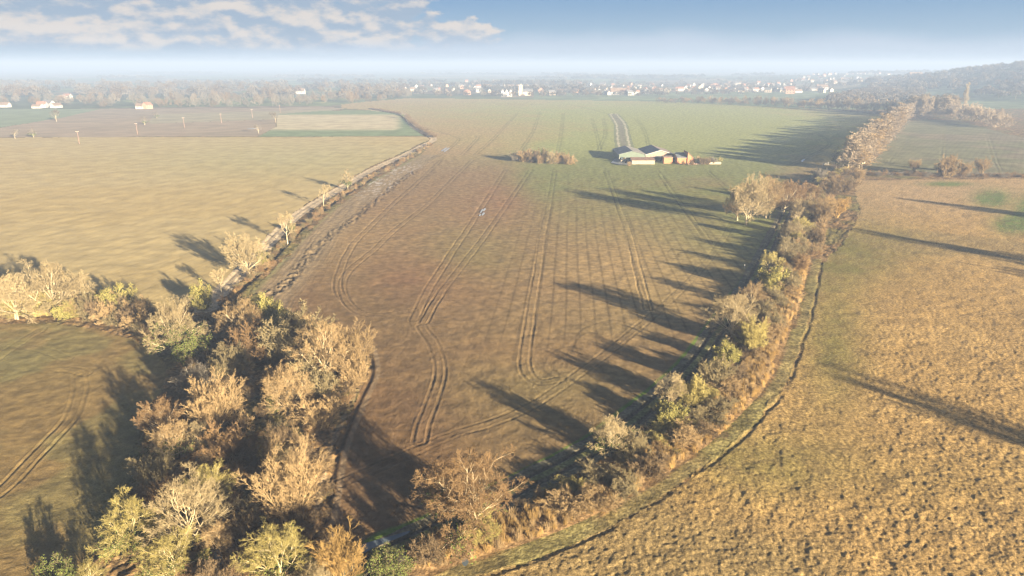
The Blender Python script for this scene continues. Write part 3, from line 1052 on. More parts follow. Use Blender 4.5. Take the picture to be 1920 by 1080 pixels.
def plant_left_hedge():
    g = 'trees along the hedge between the two left fields'
    T = [('dome', 22, 548, 105, .85, 'pale', 'big pale bare tree in the left hedge at the frame edge'),
         ('dome', 92, 532, 128, .80, 'pale', 'widest pale domed tree standing in the left hedge'),
         ('dome', 140, 545, 80, .85, 'pale', 'pale bare tree just right of the widest dome in the left hedge'),
         ('leafbush', 213, 560, 60, 1.0, 'yellow', 'rounded yellow green shrub sticking up from the left hedge'),
         ('leafbush', 165, 556, 42, .9, 'yellow', 'small flat topped yellow shrub in the middle of the left hedge'),
         ('ivytree', 320, 607, 108, 1.0, 'pale', 'big pale ivy footed tree at the corner where hedge meets track'),
         ('leafbush', 375, 552, 38, 1.3, 'yellow', 'bright yellow green ivy clad tree beside the end of the gravel track'),
         ('slim', 411, 520, 44, 1.15, 'pale', 'small pale bare tree nearest the hedge corner beside the gravel track'),
         ('dome', 462, 470, 78, 1.05, 'pale', 'largest pale bare tree standing beside the gravel track'),
         ('leafbush', 493, 487, 22, 1.0, 'yellow', 'small yellow ivy shrub at the foot of the largest track tree'),
         ('slim', 485, 462, 42, 1.1, 'pale', 'pale bare tree right behind the largest track tree'),
         ('slim', 536, 424, 52, 1.1, 'pale', 'pale spreading tree beside the track with an ivy shrub to its right'),
         ('leafbush', 546, 424, 14, 1.3, 'olive', 'narrow green ivy shrub right of the spreading track tree'),
         ('slim', 605, 362, 28, 1.5, 'pale', 'slender pale tree beside the track, second from its far end'),
         ('slim', 651, 333, 30, 1.3, 'pale', 'slender pale tree farthest up the gravel track')]
    for k, cx, cy, w, hr, b, lab in T:
        tpx(k, cx, cy, w, hr, b, lab, group=g if k != 'leafbush' else 'ivy clad shrubs along the left hedge', cat='tree' if k != 'leafbush' else 'shrub')
    rg = np.random.default_rng(7)
    xs = np.linspace(-30, 292, 24)
    for i, x in enumerate(xs):
        yb = np.interp(x, [-60, 100, 180, 250, 300], [596, 597, 604, 620, 645]) - 6 + rg.uniform(-3, 3)
        X, Y = P(x + rg.uniform(-5, 5), yb)
        bk = ['yellow', 'yellow', 'olive', 'yellow'][i % 4] if x < 150 else ['brown', 'tan', 'olive', 'brown'][i % 4]
        h = rg.uniform(3.2, 5.0)
        kind = 'leafbush' if (i % 5 == 1 and x < 170) else 'brush'
        tree(kind, X, Y, rg.uniform(4.2, 5.8), h, bk, f"{CLR[bk]} bush, front of the left hedge, {nth(i)} from left", 'bush', 'bushes in the front of the left hedge')
    for i, x in enumerate(np.linspace(-25, 285, 17)):
        yb = np.interp(x, [-60, 100, 180, 250, 300], [578, 579, 586, 598, 615]) + rg.uniform(-3, 3)
        X, Y = P(x, yb)
        bk = ['pale', 'yellow', 'olive'][i % 3] if x < 160 else ['tan', 'brown', 'olive'][i % 3]
        tree('brush', X, Y, rg.uniform(4.5, 6), rg.uniform(3.5, 5.2), bk, f"{CLR[bk]} bush, back of the left hedge, {nth(i)} from left", 'bush', 'bushes in the back of the left hedge')
    # low growth in the ditch beside the gravel track
    L = sn(DITCH_L, 12)
    L = L[::-1]
    seg = np.concatenate([[0], np.cumsum(np.hypot(*(L[1:] - L[:-1]).T))])
    s = 8.0
    hp = []
    while s < seg[-1] - 20:
        x = np.interp(s, seg, L[:, 0]); y = np.interp(s, seg, L[:, 1])
        bk = ['russet', 'brown', 'tan', 'russet', 'olive'][int(rg.integers(0, 5))]
        if rg.random() > .2:
            hp.append((x + rg.uniform(-1.2, 1.8), y + rg.uniform(-1, 1), rg.uniform(1.6, 3.0), rg.uniform(.8, 2.0), bk))
        s += rg.uniform(1.2, 2.6)
    thicket('ditch_hedge', hp, 'broken low hedge of russet brambles in the ditch beside the gravel track', 'hedge')


def plant_wood():
    T = [('dome', 452, 590, 95, .9, 'tan', 'rust and cream bare tree at the top of the scrub wood beside the field'),
         ('leafbush', 502, 585, 44, 1.5, 'yellow', 'yellow lichened upright tree at the top of the scrub wood'),
         ('brush', 540, 632, 120, .75, 'olive', 'wide olive bush below the yellow lichened tree'),
         ('brush', 470, 640, 95, .8, 'russet', 'rust coloured bush left of the olive bush in the scrub wood'),
         ('brush', 430, 680, 80, .8, 'olive', 'dull olive bush in the upper middle of the scrub wood'),
         ('dome', 605, 652, 130, .95, 'tan', 'tall orange tan tree in the upper right of the scrub wood'),
         ('upright', 655, 650, 75, 1.2, 'tan', 'orange tan tree on the field edge of the scrub wood'),
         ('dome', 537, 722, 105, 1.0, 'tan', 'tan tree with white limbs in the middle right of the scrub wood'),
         ('brush', 590, 722, 90, .85, 'olive', 'olive bush behind the tan tree with white limbs'),
         ('brush', 655, 700, 70, .9, 'tan', 'tan bush on the field edge under the orange tan trees'),
         ('leafbush', 512, 757, 24, 1.6, 'olive', 'small bright green ivy column in the middle of the scrub wood'),
         ('brush', 600, 775, 80, .8, 'tan', 'pale tan thicket bush above the dark hollow in the wood'),
         ('leafbush', 352, 652, 62, .8, 'olive', 'dull green bush below the big corner tree'),
         ('dome', 358, 712, 70, .9, 'grey', 'grey bare tree beside the edge of the lower left field'),
         ('upright', 392, 755, 95, 1.1, 'tan', 'upright golden brown willow near the lower left field'),
         ('dome', 305, 778, 92, .85, 'russet', 'round russet tree with pale limbs overhanging the lower left field'),
         ('ivytree', 318, 822, 92, .85, 'tan', 'tan tree with an ivy green trunk beside the lower left field'),
         ('dome', 370, 812, 60, 1.0, 'pale', 'small whitish tree beside the round russet tree'),
         ('brush', 425, 830, 85, .85, 'russet', 'russet bush right of the small whitish tree'),
         ('brush', 290, 880, 75, .8, 'olive', 'olive bush at the field edge under the ivy trunk tree'),
         ('dome', 385, 902, 95, .85, 'yellow', 'yellowish flat crowned tree above the largest pale trees'),
         ('upright', 540, 905, 125, 1.1, 'tan', 'tall fan shaped many stemmed tree alone in the lower middle of the wood'),
         ('ivytree', 245, 975, 130, .9, 'yellow', 'largest spreading pale tree at the lower left corner of the wood'),
         ('dome', 342, 950, 150, .95, 'pale', 'huge pale domed tree with bright limbs in the lower left wood'),
         ('ivytree', 322, 1035, 120, .8, 'yellow', 'green ivy covered tree at the bottom of the wood'),
         ('dome', 408, 1005, 62, 1.1, 'tan', 'brown bare tree right of the huge pale dome'),
         ('ivytree', 520, 1035, 150, .85, 'yellow', 'broad pale yellow tree at the bottom edge beside the stream'),
         ('upright', 640, 1045, 88, 1.25, 'orange', 'bright orange willow at the bottom edge of the picture'),
         ('dome', 590, 1085, 80, 1.0, 'pale', 'pale tree cut by the bottom edge left of the orange willow'),
         ('leafbush', 112, 1078, 75, .8, 'olive', 'dark green bush cut by the bottom edge at the far left'),
         ('dome', 165, 1075, 60, .8, 'yellow', 'small yellow tree between the dark green bush and the largest pale tree'),
         ('brush', 400, 1085, 80, .9, 'brown', 'brown bush at the bottom edge beside the stream'),
         ('oak', 868, 928, 205, .85, 'russet', 'large gnarled spreading oak at the bottom corner of the ploughed field'),
         ('leafbush', 722, 1062, 80, .75, 'olive', 'dull green bush between the track end and the gnarled oak'),
         ('brush', 800, 1030, 75, .8, 'brown', 'brown bush at the foot of the gnarled oak'),
         ('brush', 905, 985, 70, 1.0, 'yellow', 'yellowish upright bush right of the gnarled oak trunk')]
    for k, cx, cy, w, hr, b, lab in T:
        isb = k in ('brush', 'leafbush')
        tpx(k, cx, cy, w, hr, b, lab, cat='bush' if isb else 'tree', group='bushes of the scrub wood' if isb else 'trees of the scrub wood', mid=.5 if isb else .6)
    # undergrowth shrubs filling the wood
    poly = [(330, 690), (390, 620), (430, 590), (520, 590), (600, 625), (675, 670), (660, 740), (625, 820), (608, 900), (602, 960), (620, 1030), (560, 1110), (430, 1110), (300, 1110), (255, 980), (262, 880), (290, 800), (330, 740)]
    rg = np.random.default_rng(12)
    pts = []
    tries = 0
    while len(pts) < 125 and tries < 9000:
        tries += 1
        x = rg.uniform(250, 690); y = rg.uniform(590, 1110)
        if not inside(np.array([x]), np.array([y]), poly)[0]:
            continue
        X, Y = P(x, y)
        if any((X - a) ** 2 + (Y - b) ** 2 < 2.3 ** 2 for a, b, _, _ in pts):
            continue
        if abs(x - 412) < 14 and y > 1020:
            continue
        pts.append((X, Y, x, y))
    hp = [(X, Y, w, w * rg.uniform(.45, .8), ('russet', 'brown', 'russet', 'tan', 'brown', 'olive')[int(rg.integers(0, 6))]) for (X, Y, _, _), w in zip(pts, rg.uniform(2.4, 4.2, len(pts)))]
    thicket('undergrowth', hp, 'tangled russet and brown undergrowth covering the floor of the scrub wood', 'undergrowth', 'stuff')


def walk(L, ds):
    seg = np.concatenate([[0], np.cumsum(np.hypot(*(L[1:] - L[:-1]).T))])
    s = 0
    while s < seg[-1]:
        x = np.interp(s, seg, L[:, 0]); y = np.interp(s, seg, L[:, 1])
        x2 = np.interp(s + 1, seg, L[:, 0]); y2 = np.interp(s + 1, seg, L[:, 1])
        d = np.array([x2 - x, y2 - y]); d = d / (np.hypot(*d) + 1e-9)
        yield s, np.array([x, y]), np.array([d[1], -d[0]])
        s += ds()


def plant_belt():
    T = [('ivytree', 1145, 812, 92, .85, 'pale', 'pale ivy hearted tree in the near part of the track side belt'),
         ('brush', 1190, 835, 55, .9, 'olive', 'olive bush behind the pale ivy hearted tree in the belt'),
         ('leafbush', 1252, 777, 56, .8, 'yellow', 'bright yellow green bush in the belt above the pale ivy hearted tree'),
         ('dome', 1262, 722, 66, .95, 'pale', 'bare grey cream tree leaning over the shaded track'),
         ('brush', 1300, 735, 60, .9, 'yellow', 'yellowish bush beside the tree leaning over the shaded track'),
         ('brush', 1335, 700, 60, .95, 'olive', 'olive bush in the middle of the track side belt'),
         ('leafbush', 1366, 662, 46, .85, 'yellow', 'yellow green bush below the large domed belt tree'),
         ('dome', 1378, 583, 98, .85, 'pale', 'largest domed tree of the track side belt'),
         ('brush', 1408, 630, 62, .9, 'yellow', 'yellowish bush right of the largest domed belt tree'),
         ('dome', 1408, 548, 52, .9, 'tan', 'brownish tree directly behind the largest domed belt tree'),
         ('leafbush', 1446, 523, 50, .9, 'yellow', 'yellow green tree in the upper belt above the domed tree'),
         ('dome', 1448, 487, 44, .9, 'yellow', 'lichened yellow tree beside the dark shaded field corner'),
         ('dome', 1475, 462, 46, .9, 'olive', 'olive tree halfway between the domed tree and the grove'),
         ('dome', 1482, 430, 44, .9, 'pale', 'pale cauliflower crowned tree below the grove'),
         ('dome', 1505, 420, 40, .9, 'yellow', 'yellowish tree right of the pale cauliflower crowned tree'),
         ('dome', 1500, 392, 44, 1.0, 'pale', 'pale tree on the right side of the grove'),
         ('dome', 1404, 368, 76, 1.2, 'pale', 'tallest tree at the left end of the grove'),
         ('dome', 1386, 375, 50, 1.3, 'tan', 'tan tree at the very left of the grove'),
         ('slim', 1446, 382, 36, 1.35, 'pale', 'white stemmed tree standing in front of the grove'),
         ('dome', 1438, 364, 70, 1.1, 'tan', 'tan tree in the middle of the grove'),
         ('dome', 1474, 364, 64, 1.0, 'russet', 'rusty crowned tree in the middle of the grove'),
         ('brush', 1495, 362, 44, .9, 'russet', 'rusty bush at the right end of the grove'),
         ('dome', 1520, 358, 40, .9, 'russet', 'rusty tree right of the grove by the track bend'),
         ('upright', 1545, 392, 52, .95, 'tan', 'orange tan willow on the pasture side of the grove'),
         ('upright', 1572, 385, 44, .85, 'orange', 'golden willow spilling onto the pasture corner'),
         ('brush', 1560, 352, 40, .8, 'brown', 'dark brown bush at the corner of the pasture'),
         ('brush', 1588, 348, 34, .8, 'brown', 'dark brown bush behind the pasture corner'),
         ('brush', 1532, 443, 34, .9, 'brown', 'round brown bush at the pasture edge below the golden willow'),
         ('brush', 1500, 492, 34, .9, 'russet', 'round russet bush at the pasture edge of the upper belt'),
         ('brush', 1537, 330, 34, .7, 'grey', 'grey bush by the bend where track meets the avenue'),
         ('slim', 1571, 292, 32, 1.1, 'grey', 'dark bare tree at the foot of the avenue'),
         ('slim', 1581, 300, 30, 1.1, 'olive', 'olive bare tree touching the near end of the avenue')]
    for k, cx, cy, w, hr, b, lab in T:
        isb = k in ('brush', 'leafbush')
        tpx(k, cx, cy, w, hr, b, lab, cat='bush' if isb else 'tree', group='notable bushes of the track side belt' if isb else 'trees of the track side belt', mid=.5 if isb else .6)
    rg = np.random.default_rng(22)
    L = sn(TRACK_R[3:-1], 10)
    L2 = sn(TRACK_R[1:-1], 10)
    n = 0
    for s, p, nrm in walk(L, lambda: rg.uniform(3.7, 4.6)):
        r = np.hypot(*p)
        near = r < 135
        cands = [(rg.uniform(5.0, 6.5), (1.8, 2.8) if near else (2.6, 4.0), ['olive', 'olive', 'tan', 'yellow']), (rg.uniform(7.8, 9.5), (2.0, 3.0) if near else (2.4, 3.8), ['olive', 'tan', 'olive', 'brown'])]
        for off, (h0, h1), bks in cands:
            if rg.random() < .30:
                continue
            q = p + nrm * off + rg.uniform(-.8, .8, 2)
            bk = bks[int(rg.integers(0, len(bks)))]
            h = rg.uniform(h0, h1)
            if rg.random() < .25: h *= .7
            side = ['on the track side', 'in the middle', 'on the pasture side'][0 if off < 6.5 else (1 if off < 10.3 else 2)]
            tree('brush', q[0], q[1], rg.uniform(4.2, 5.8) * (1 if off < 10.3 else .8), h, bk, f"{CLR[bk]} bush {side} of track belt, {nth(n)} from oak", 'bush', 'bushes filling the track side belt', parts=r < 330)
            n += 1
    # brambles and reeds on the pasture side
    hp, rd = [], []
    for s, p, nrm in walk(L2, lambda: .7):
        r = np.hypot(*p)
        for _ in range(3):
            q = p + nrm * rg.uniform(6.5 if s < 30 else 9.5, 13.5) + rg.uniform(-.5, .5, 2)
            if r < 330: hp.append((q[0], q[1], rg.uniform(1.6, 2.8), rg.uniform(.8, 1.6), ('russet', 'tan', 'olive', 'tan')[int(rg.integers(0, 4))]))
        if rg.random() < .3:
            q = p + nrm * rg.uniform(2.6, 8)
            hp.append((q[0], q[1], rg.uniform(1.6, 2.6), rg.uniform(.7, 1.3), ('olive', 'brown', 'tan')[int(rg.integers(0, 3))]))
    bd = dline(np.array([q[0] for q in hp]), np.array([q[1] for q in hp]), sn(DITCH_P, 8), 30)
    hp = [q for q, dd in zip(hp, bd) if abs(dd) > 5.5]
    thicket('brambles', hp, 'band of russet brambles along the pasture side of the track belt', 'brambles', 'stuff')
    D = sn(DITCH_P, 10)
    for s, p, nrm in walk(D, lambda: .40):
        for _ in range(5):
            q = p - nrm * (2.8 + 5.0 * rg.random() ** .8) + rg.uniform(-.4, .4, 2)
            rd.append((q[0], q[1], rg.uniform(.5, 1.0), rg.uniform(.7, 1.3), 'orange' if rg.random() < .5 else 'tan'))
    thicket('reeds', rd, 'fringe of dry orange reeds between the brambles and the pasture ditch', 'reeds', 'stuff', protos=REEDS)


plant_left_hedge()
plant_wood()
plant_belt()


# ------------------------------------------------------------------ the distance: avenue, groves, hedges, woods
def plant_distance():
    rg = np.random.default_rng(31)
    # avenue running up to the grove
    a = np.array(P(1597, 322)); b = np.array(P(1694, 222))
    n = 0
    d = (b - a) / np.hypot(*(b - a)); nr = np.array([d[1], -d[0]])
    s = 0.0
    while s < np.hypot(*(b - a)):
        for side in (-1, 1)[n % 2:n % 2 + 1]:
            q = a + d * (s + rg.uniform(-1.5, 1.5)) + nr * side * 2.2
            tree('poplar', q[0], q[1], rg.uniform(11, 14.5), rg.uniform(12, 16.5), ['straw', 'tan', 'straw'][n % 3], f"pale tan tree in the {'left' if side < 0 else 'right'} avenue row, {nth(n // 2)} from near end", 'tree', 'trees of the straight avenue', name='avenue_tree')
            n += 1
        s += 6.5 + s * .012
    # grove at its far end and the pale clump to the right
    for i in range(34):
        x = 1700 + (i % 17) * 5.6 + rg.uniform(-2, 2); y = 221 - (i // 17) * 5 + rg.uniform(-1, 1)
        q = P(x, y)
        tree('poplar', q[0], q[1], rg.uniform(8, 11), rg.uniform(17, 22), 'straw' if i < 17 else 'grey', f"pale tall tree, grove {'front' if i < 17 else 'back'} line beyond the avenue, {nth(i % 17)} from left", 'tree', 'tall trees of the grove beyond the avenue', parts=False, name='poplar_tree', z=0)
    for i in range(26):
        t = (i % 13) / 12
        x = 1785 + 100 * t + rg.uniform(-3, 3); y = 222 + 20 * t - (i // 13) * 5 + rg.uniform(-1, 1)
        q = P(x, y)
        tree('far', q[0], q[1], rg.uniform(10, 13), rg.uniform(13, 19) * (1 - .25 * t), 'straw', f"pale tree in the {'front' if i < 13 else 'back'} of the right clump, {nth(i % 13)} from left", 'tree', 'pale trees of the clump at the right edge', parts=False, z=0)
    q = P(1806, 205)
    tree('poplar', q[0], q[1], 7, 30, 'pale', 'single tall columnar tree against the dark wooded slope', 'tree', parts=False, z=0, name='poplar_tree')
    # hedge between the upper right field and the pasture
    T = [('upright', 1610, 330, 28), ('upright', 1716, 310, 22), ('brush', 1780, 312, 40), ('upright', 1765, 316, 20), ('upright', 1842, 312, 30), ('brush', 1808, 318, 26), ('slim', 1790, 305, 26)]
    for i, (k, x, y, w) in enumerate(T):
        tpx(k, x, y, w, 1.0, 'tan', ['golden willow where the avenue meets the pasture hedge', 'small golden willow in the pasture hedge right of the avenue', 'wide tan bush in the pasture hedge', 'narrow tan willow left of the wide tan hedge bush',
                                     'golden willow farthest right in the pasture hedge', 'tan bush left of the farthest right hedge willow', 'slim bare tree behind the wide tan hedge bush'][i], cat='tree', group='shrubs in the hedge above the pasture', mid=.5)
    hp = []
    for i, x in enumerate(np.arange(1612, 1950, 8.0)):
        q = P(x + rg.uniform(-3, 3), np.interp(x, [1600, 1920], [329, 332]) + rg.uniform(-1.5, 1.5))
        hp.append((q[0], q[1], rg.uniform(3.5, 5.5), rg.uniform(1.3, 2.6), ('brown', 'grey', 'russet')[i % 3]))
    thicket('hedge', hp, 'low dark hedge between the pasture and the upper right field', 'hedge')
    # small clump in the middle of the crop, left of the barns
    C = [(968, 293, 20, 'grey', 'grey bush at the left end of the field clump'), (982, 292, 24, 'tan', 'tan bush second from the left in the field clump'), (1001, 292, 26, 'brown', 'dark bush left of the middle of the field clump'),
         (1018, 291, 26, 'olive', 'tallest greenish bush in the middle of the field clump'), (1014, 298, 18, 'tan', 'tan bush in front of the tallest field clump bush'), (1034, 296, 24, 'pale', 'pale bush right of the middle of the field clump'),
         (1047, 296, 22, 'tan', 'tan bush third from the right in the field clump'), (1059, 298, 20, 'tan', 'tan bush second from the right in the field clump'), (1070, 300, 18, 'tan', 'low tan bush at the right end of the field clump')]
    for x, y, w, b_, lab in C:
        tpx('brush', x, y, w * 1.1, .85, b_, lab, cat='bush', group='bushes of the clump in the field', mid=.5)
    # solitary trees on the far left
    for x, y, w, b_, lab in [(26, 249, 18, 'grey', 'small tan tree on the field line at the far left edge'), (61, 247, 18, 'grey', 'small tan tree on the field line, second from the left edge'),
                             (103, 214, 22, 'dark', 'dark bare tree at the corner of the distant green field'), (293, 214, 12, 'grey', 'tiny grey tree by the distant pale strip field'),
                             (516, 218, 20, 'dark', 'dark round tree at the left corner of the stubble field'), (270, 224, 16, 'grey', 'small grey tree on the border of the distant brown field'),
                             (484, 240, 16, 'grey', 'small bare tree beside the white patch left of the stubble field'), (756, 212, 16, 'grey', 'bare tree at the top bend of the far hedge')]:
        tpx('slim', x, y, w, 1.0, b_, lab, cat='tree', group='solitary trees on the far left fields')
    # pale trees lining the far left fields
    k = 0
    kk = [0, 0, 0]
    for row in range(3):
        for x in np.arange(-10, 760, 17.0):
            if row == 0 and x < 190:
                continue
            xx = x + rg.uniform(-8, 8) + row * 7
            yb = np.interp(x, [0, 190, 480, 640, 760], [203, 202, 201, 196, 186]) - row * (5.5 if x < 700 else 2.5) - .5
            q = P(xx, yb)
            if rg.random() < .12: continue
            tree('far', q[0], q[1], rg.uniform(9, 16), rg.uniform(8, 16), 'grey' if rg.random() < .6 else 'brown', f"pale hazy tree, {['front', 'middle', 'back'][row]} line beyond far left fields, {nth(int(kk[row]))} from left", 'tree',
                 'pale hazy trees beyond the far left fields', parts=False)
            k += 1
            kk[row] += 1
    # the belt along the top of the main field, right half
    k = 0
    for row in range(2):
        for x in np.arange(1235, 1690, 10.5):
            yb = np.interp(x, [1235, 1450, 1690], [192, 200, 216]) - row * 3.5
            q = P(x + rg.uniform(-3, 3), yb)
            hh = rg.uniform(8, 13) * np.interp(x, [1235, 1350, 1690], [.45, .8, 1.25])
            tree('far', q[0], q[1], rg.uniform(8, 12), hh, ['grey', 'brown', 'tan'][k % 3], f"grey brown tree, {['front', 'back'][row]} of the belt above the crop, {nth(k % 44)} from left", 'tree',
                 'grey brown trees of the belt at the top of the crop', parts=False)
            k += 1
    # hedge by the far bend of the gravel track
    L = sn([(690, 205), (716, 209), (752, 217), (762, 228), (782, 243), (806, 258)], 8)
    hp = []
    for s, p, nrm in walk(L, lambda: rg.uniform(4, 6)):
        hp.append((p[0] - nrm[0] * 3.5, p[1] - nrm[1] * 3.5, rg.uniform(5, 7), rg.uniform(1.6, 3.0), 'brown'))
    thicket('hedge', hp, 'low dark hedge curving round the stubble field', 'hedge')
    # tall trees just outside the right edge, whose shadows cross the pasture
    for i, (x, y, h) in enumerate([(1580, 705, 15), (1600, 432, 14), (1690, 372, 14), (1850, 500, 13)]):
        tip = np.array(P(x, y))
        bq = tip + np.array([math.cos(SUN_AZ), math.sin(SUN_AZ)]) * h / math.tan(SUN_EL) * .97
        if bq[0] < .78 * bq[1]:
            bq = bq + np.array([.78 * bq[1] - bq[0] + 4, 0])
        tree('ivytree', bq[0], bq[1], h * .8, h, 'tan', ['tall ivy clad tree casting the long band of shade over the lower pasture', 'tall tree casting shade over the upper pasture', 'tree casting shade under the pasture hedge',
                                                        'tree casting shade at the right edge of the pasture'][i], 'tree', 'trees casting shade over the pasture')


def crown_cloud(name, spots, label, cat, per=110, leaf=1.0, seed=3):
    per = int(per * 1.7); leaf *= .72
    """woodland that reads as one mass: spots = x, y, z, width, height, colour"""
    rg = np.random.default_rng(seed)
    V, F, CC, o = [], [], [], 0
    for (x, y, z, w, h, c) in spots:
        u = unit(rg.normal(0, 1, (per, 3))); u[:, 2] = np.abs(u[:, 2])
        rr = rg.uniform(.45, 1.0, (per, 1)) ** .5
        ctr = u * rr * np.array([w / 2, w / 2, h * .62]) + np.array([x, y, z + h * .36])
        ctr += rg.normal(0, .05 * w, (per, 3))
        v, f = leaf_quads(rg, ctr, leaf * w / 10)
        t = np.array([[x - .3, y, z - 1], [x + .3, y, z - 1], [x + .2, y, z + h * .6], [x - .2, y, z + h * .6]])
        V += [v, t]; F += [f + o, np.arange(4)[None] + o + len(v)]; o += len(v) + 4
        CC.append(np.tile(np.array([*(np.array(HUE[c]) * .55), 1]), (len(v) + 4, 1)) * np.repeat(rg.uniform(.7, 1.25), 4)[None])
    me = mesh_np(name, np.vstack(V), np.vstack(F), mats=(VCMAT,))
    ca = me.color_attributes.new('Col', 'FLOAT_COLOR', 'POINT')
    ca.data.foreach_set('color', np.clip(np.vstack(CC), 0, 1).astype(np.float32).ravel())
    return set_props(link(name, me), label, cat, kind='stuff')


def woods():
    rg = np.random.default_rng(41)
    # the wooded slope at the right
    sp = []
    while len(sp) < 900:
        X = rg.uniform(560, 1500); Y = rg.uniform(760, 1750)
        z = float(hill(X, Y))
        if z < 5 or X > Y * .98 or X < .5 * Y: continue
        if (fbm(np.array([X / 120]), np.array([Y / 120]), 3, 5)[0] < .42) and z < 30: continue
        sp.append((X, Y, z, rg.uniform(11, 17), rg.uniform(9, 14), ['dark', 'blue', 'dark', 'grey', 'brown'][int(rg.integers(0, 5))]))
    crown_cloud('hillside_woodland', sp, 'dark bluish woodland covering the slope at the far right', 'woodland', per=130)
    # wood behind the belt, right of the village
    sp = []
    while len(sp) < 330:
        x = rg.uniform(1555, 1730); y = rg.uniform(166, 199)
        if y < np.interp(x, [1555, 1640, 1730], [188, 172, 166]): continue
        X, Y = P(x, y)
        sp.append((X, Y, float(hill(X, Y)), rg.uniform(9, 14), rg.uniform(9, 14), ['grey', 'brown', 'grey', 'dark'][int(rg.integers(0, 4))]))
    crown_cloud('far_woodland', sp, 'grey brown wood between the village and the avenue', 'woodland', per=120, seed=5)
    # bands of wood and hedge out to the horizon
    sp = []
    for k in range(46):
        y = 131 + 42 * rg.random() ** 1.6
        x0 = rg.uniform(-100, 1950); ln = rg.uniform(30, 260)
        x1 = x0 + ln; rows = 1 if rg.random() < .6 else 3
        d0 = P(960, y)[1]
        step = max(9.0, d0 / 220) / (d0 / 1280)
        for rw in range(rows):
            for x in np.arange(x0, x1, step):
                yy = y + (x - x0) * rg.uniform(-.002, .002)
                X, Y = P(x, yy)
                Y += rw * 14
                if 1100 < x < 1700 and yy > 150: continue
                sc_ = max(1.0, Y / 2200)
                sp.append((X + rg.uniform(-4, 4), Y + rg.uniform(-6, 6), float(hill(X, Y)), rg.uniform(10, 17) * sc_, rg.uniform(8, 15), ['dark', 'blue', 'grey'][int(rg.integers(0, 3))]))
    print('distant crowns', len(sp))
    crown_cloud('distant_woodland', sp, 'blue hazy lines of far woods and hedges out to the horizon', 'woodland', per=60, leaf=1.4, seed=6)
    # trees massed between and behind the houses of the village
    sp = []
    while len(sp) < 850:
        x = rg.uniform(640, 1720); y = rg.uniform(146, 184)
        ytop = np.interp(x, [640, 850, 1100, 1300, 1500, 1720], [160, 152, 152, 150, 140, 150]); ybot = np.interp(x, [640, 800, 1100, 1380, 1560, 1720], [176, 182, 183, 178, 172, 160])
        if not ytop < y < ybot: continue
        if fbm(np.array([x / 18]), np.array([y / 4]), 2, 4)[0] < .42: continue
        X, Y = P(x, y)
        sp.append((X, Y, float(hill(X, Y)), rg.uniform(7, 12), rg.uniform(5, 9.5), ['dark', 'blue', 'grey', 'brown'][int(rg.integers(0, 4))]))
    crown_cloud('village_woodland', sp, 'hazy mass of garden trees filling the village between the houses', 'woodland', per=70, seed=8)
    # pale misty wood at the far left
    sp = []
    while len(sp) < 420:
        x = rg.uniform(-60, 760); y = rg.uniform(162, 186)
        X, Y = P(x, y)
        if fbm(np.array([x / 60]), np.array([y / 6]), 2, 14)[0] < .40: continue
        sp.append((X, Y, 0, rg.uniform(11, 18), rg.uniform(10, 20), ['grey', 'brown', 'grey'][int(rg.integers(0, 3))]))
    crown_cloud('misty_woodland', sp, 'pale misty wood stretching behind the houses at the far left', 'woodland', per=80, seed=9)


# ------------------------------------------------------------------ solid building helper
class MB:
    """collects faces with material slots and links them as one mesh"""
    def __init__(self):
        self.v = []; self.f = []; self.m = []

    def poly(self, pts, m=0):
        o = len(self.v)
        self.v += [tuple(p) for p in pts]; self.f.append(tuple(range(o, o + len(pts)))); self.m.append(m)

    def prism(self, pts, vec, m=0):
        """polygon (counter-clockwise seen from outside its front) swept along vec"""
        pts = [Vector(p) for p in pts]; vec = Vector(vec)
        o = len(self.v); n = len(pts)
        self.v += [tuple(p) for p in pts] + [tuple(p + vec) for p in pts]
        self.f.append(tuple(range(o, o + n))); self.m.append(m)
        self.f.append(tuple(range(o + 2 * n - 1, o + n - 1, -1))); self.m.append(m)
        for i in range(n):
            j = (i + 1) % n
            self.f.append((o + j, o + i, o + n + i, o + n + j)); self.m.append(m)

    def box(self, x0, x1, y0, y1, z0, z1, m=0):
        self.prism([(x0, y0, z0), (x1, y0, z0), (x1, y0, z1), (x0, y0, z1)], (0, y1 - y0, 0), m)

    def tube(self, a, b, r, n=10, m=0, r2=None):
        a = Vector(a); b = Vector(b); d = (b - a).normalized()
        e1 = d.cross(Vector((0, 0, 1)) if abs(d.z) < .9 else Vector((1, 0, 0))).normalized(); e2 = d.cross(e1)
        o = len(self.v); r2 = r if r2 is None else r2
        for c, q in ((a, r), (b, r2)):
            for i in range(n):
                t = 2 * math.pi * i / n
                self.v.append(tuple(c + e1 * math.cos(t) * q + e2 * math.sin(t) * q))
        for i in range(n):
            j = (i + 1) % n
            self.f.append((o + i, o + j, o + n + j, o + n + i)); self.m.append(m)
        self.f.append(tuple(range(o + n - 1, o - 1, -1))); self.m.append(m)
        self.f.append(tuple(range(o + n, o + 2 * n))); self.m.append(m)

    def mesh(self, name, mats):
        me = bpy.data.meshes.new(name)
        me.from_pydata(self.v, [], self.f)
        for mt in mats:
            me.materials.append(mt)
        me.polygons.foreach_set('material_index', self.m)
        me.update()
        return me

    def build(self, name, mats, parent=None, loc=None):
        if not isinstance(mats, (list, tuple)):
            mats = [mats]
        return link(name, self.mesh(name, mats), parent, loc)


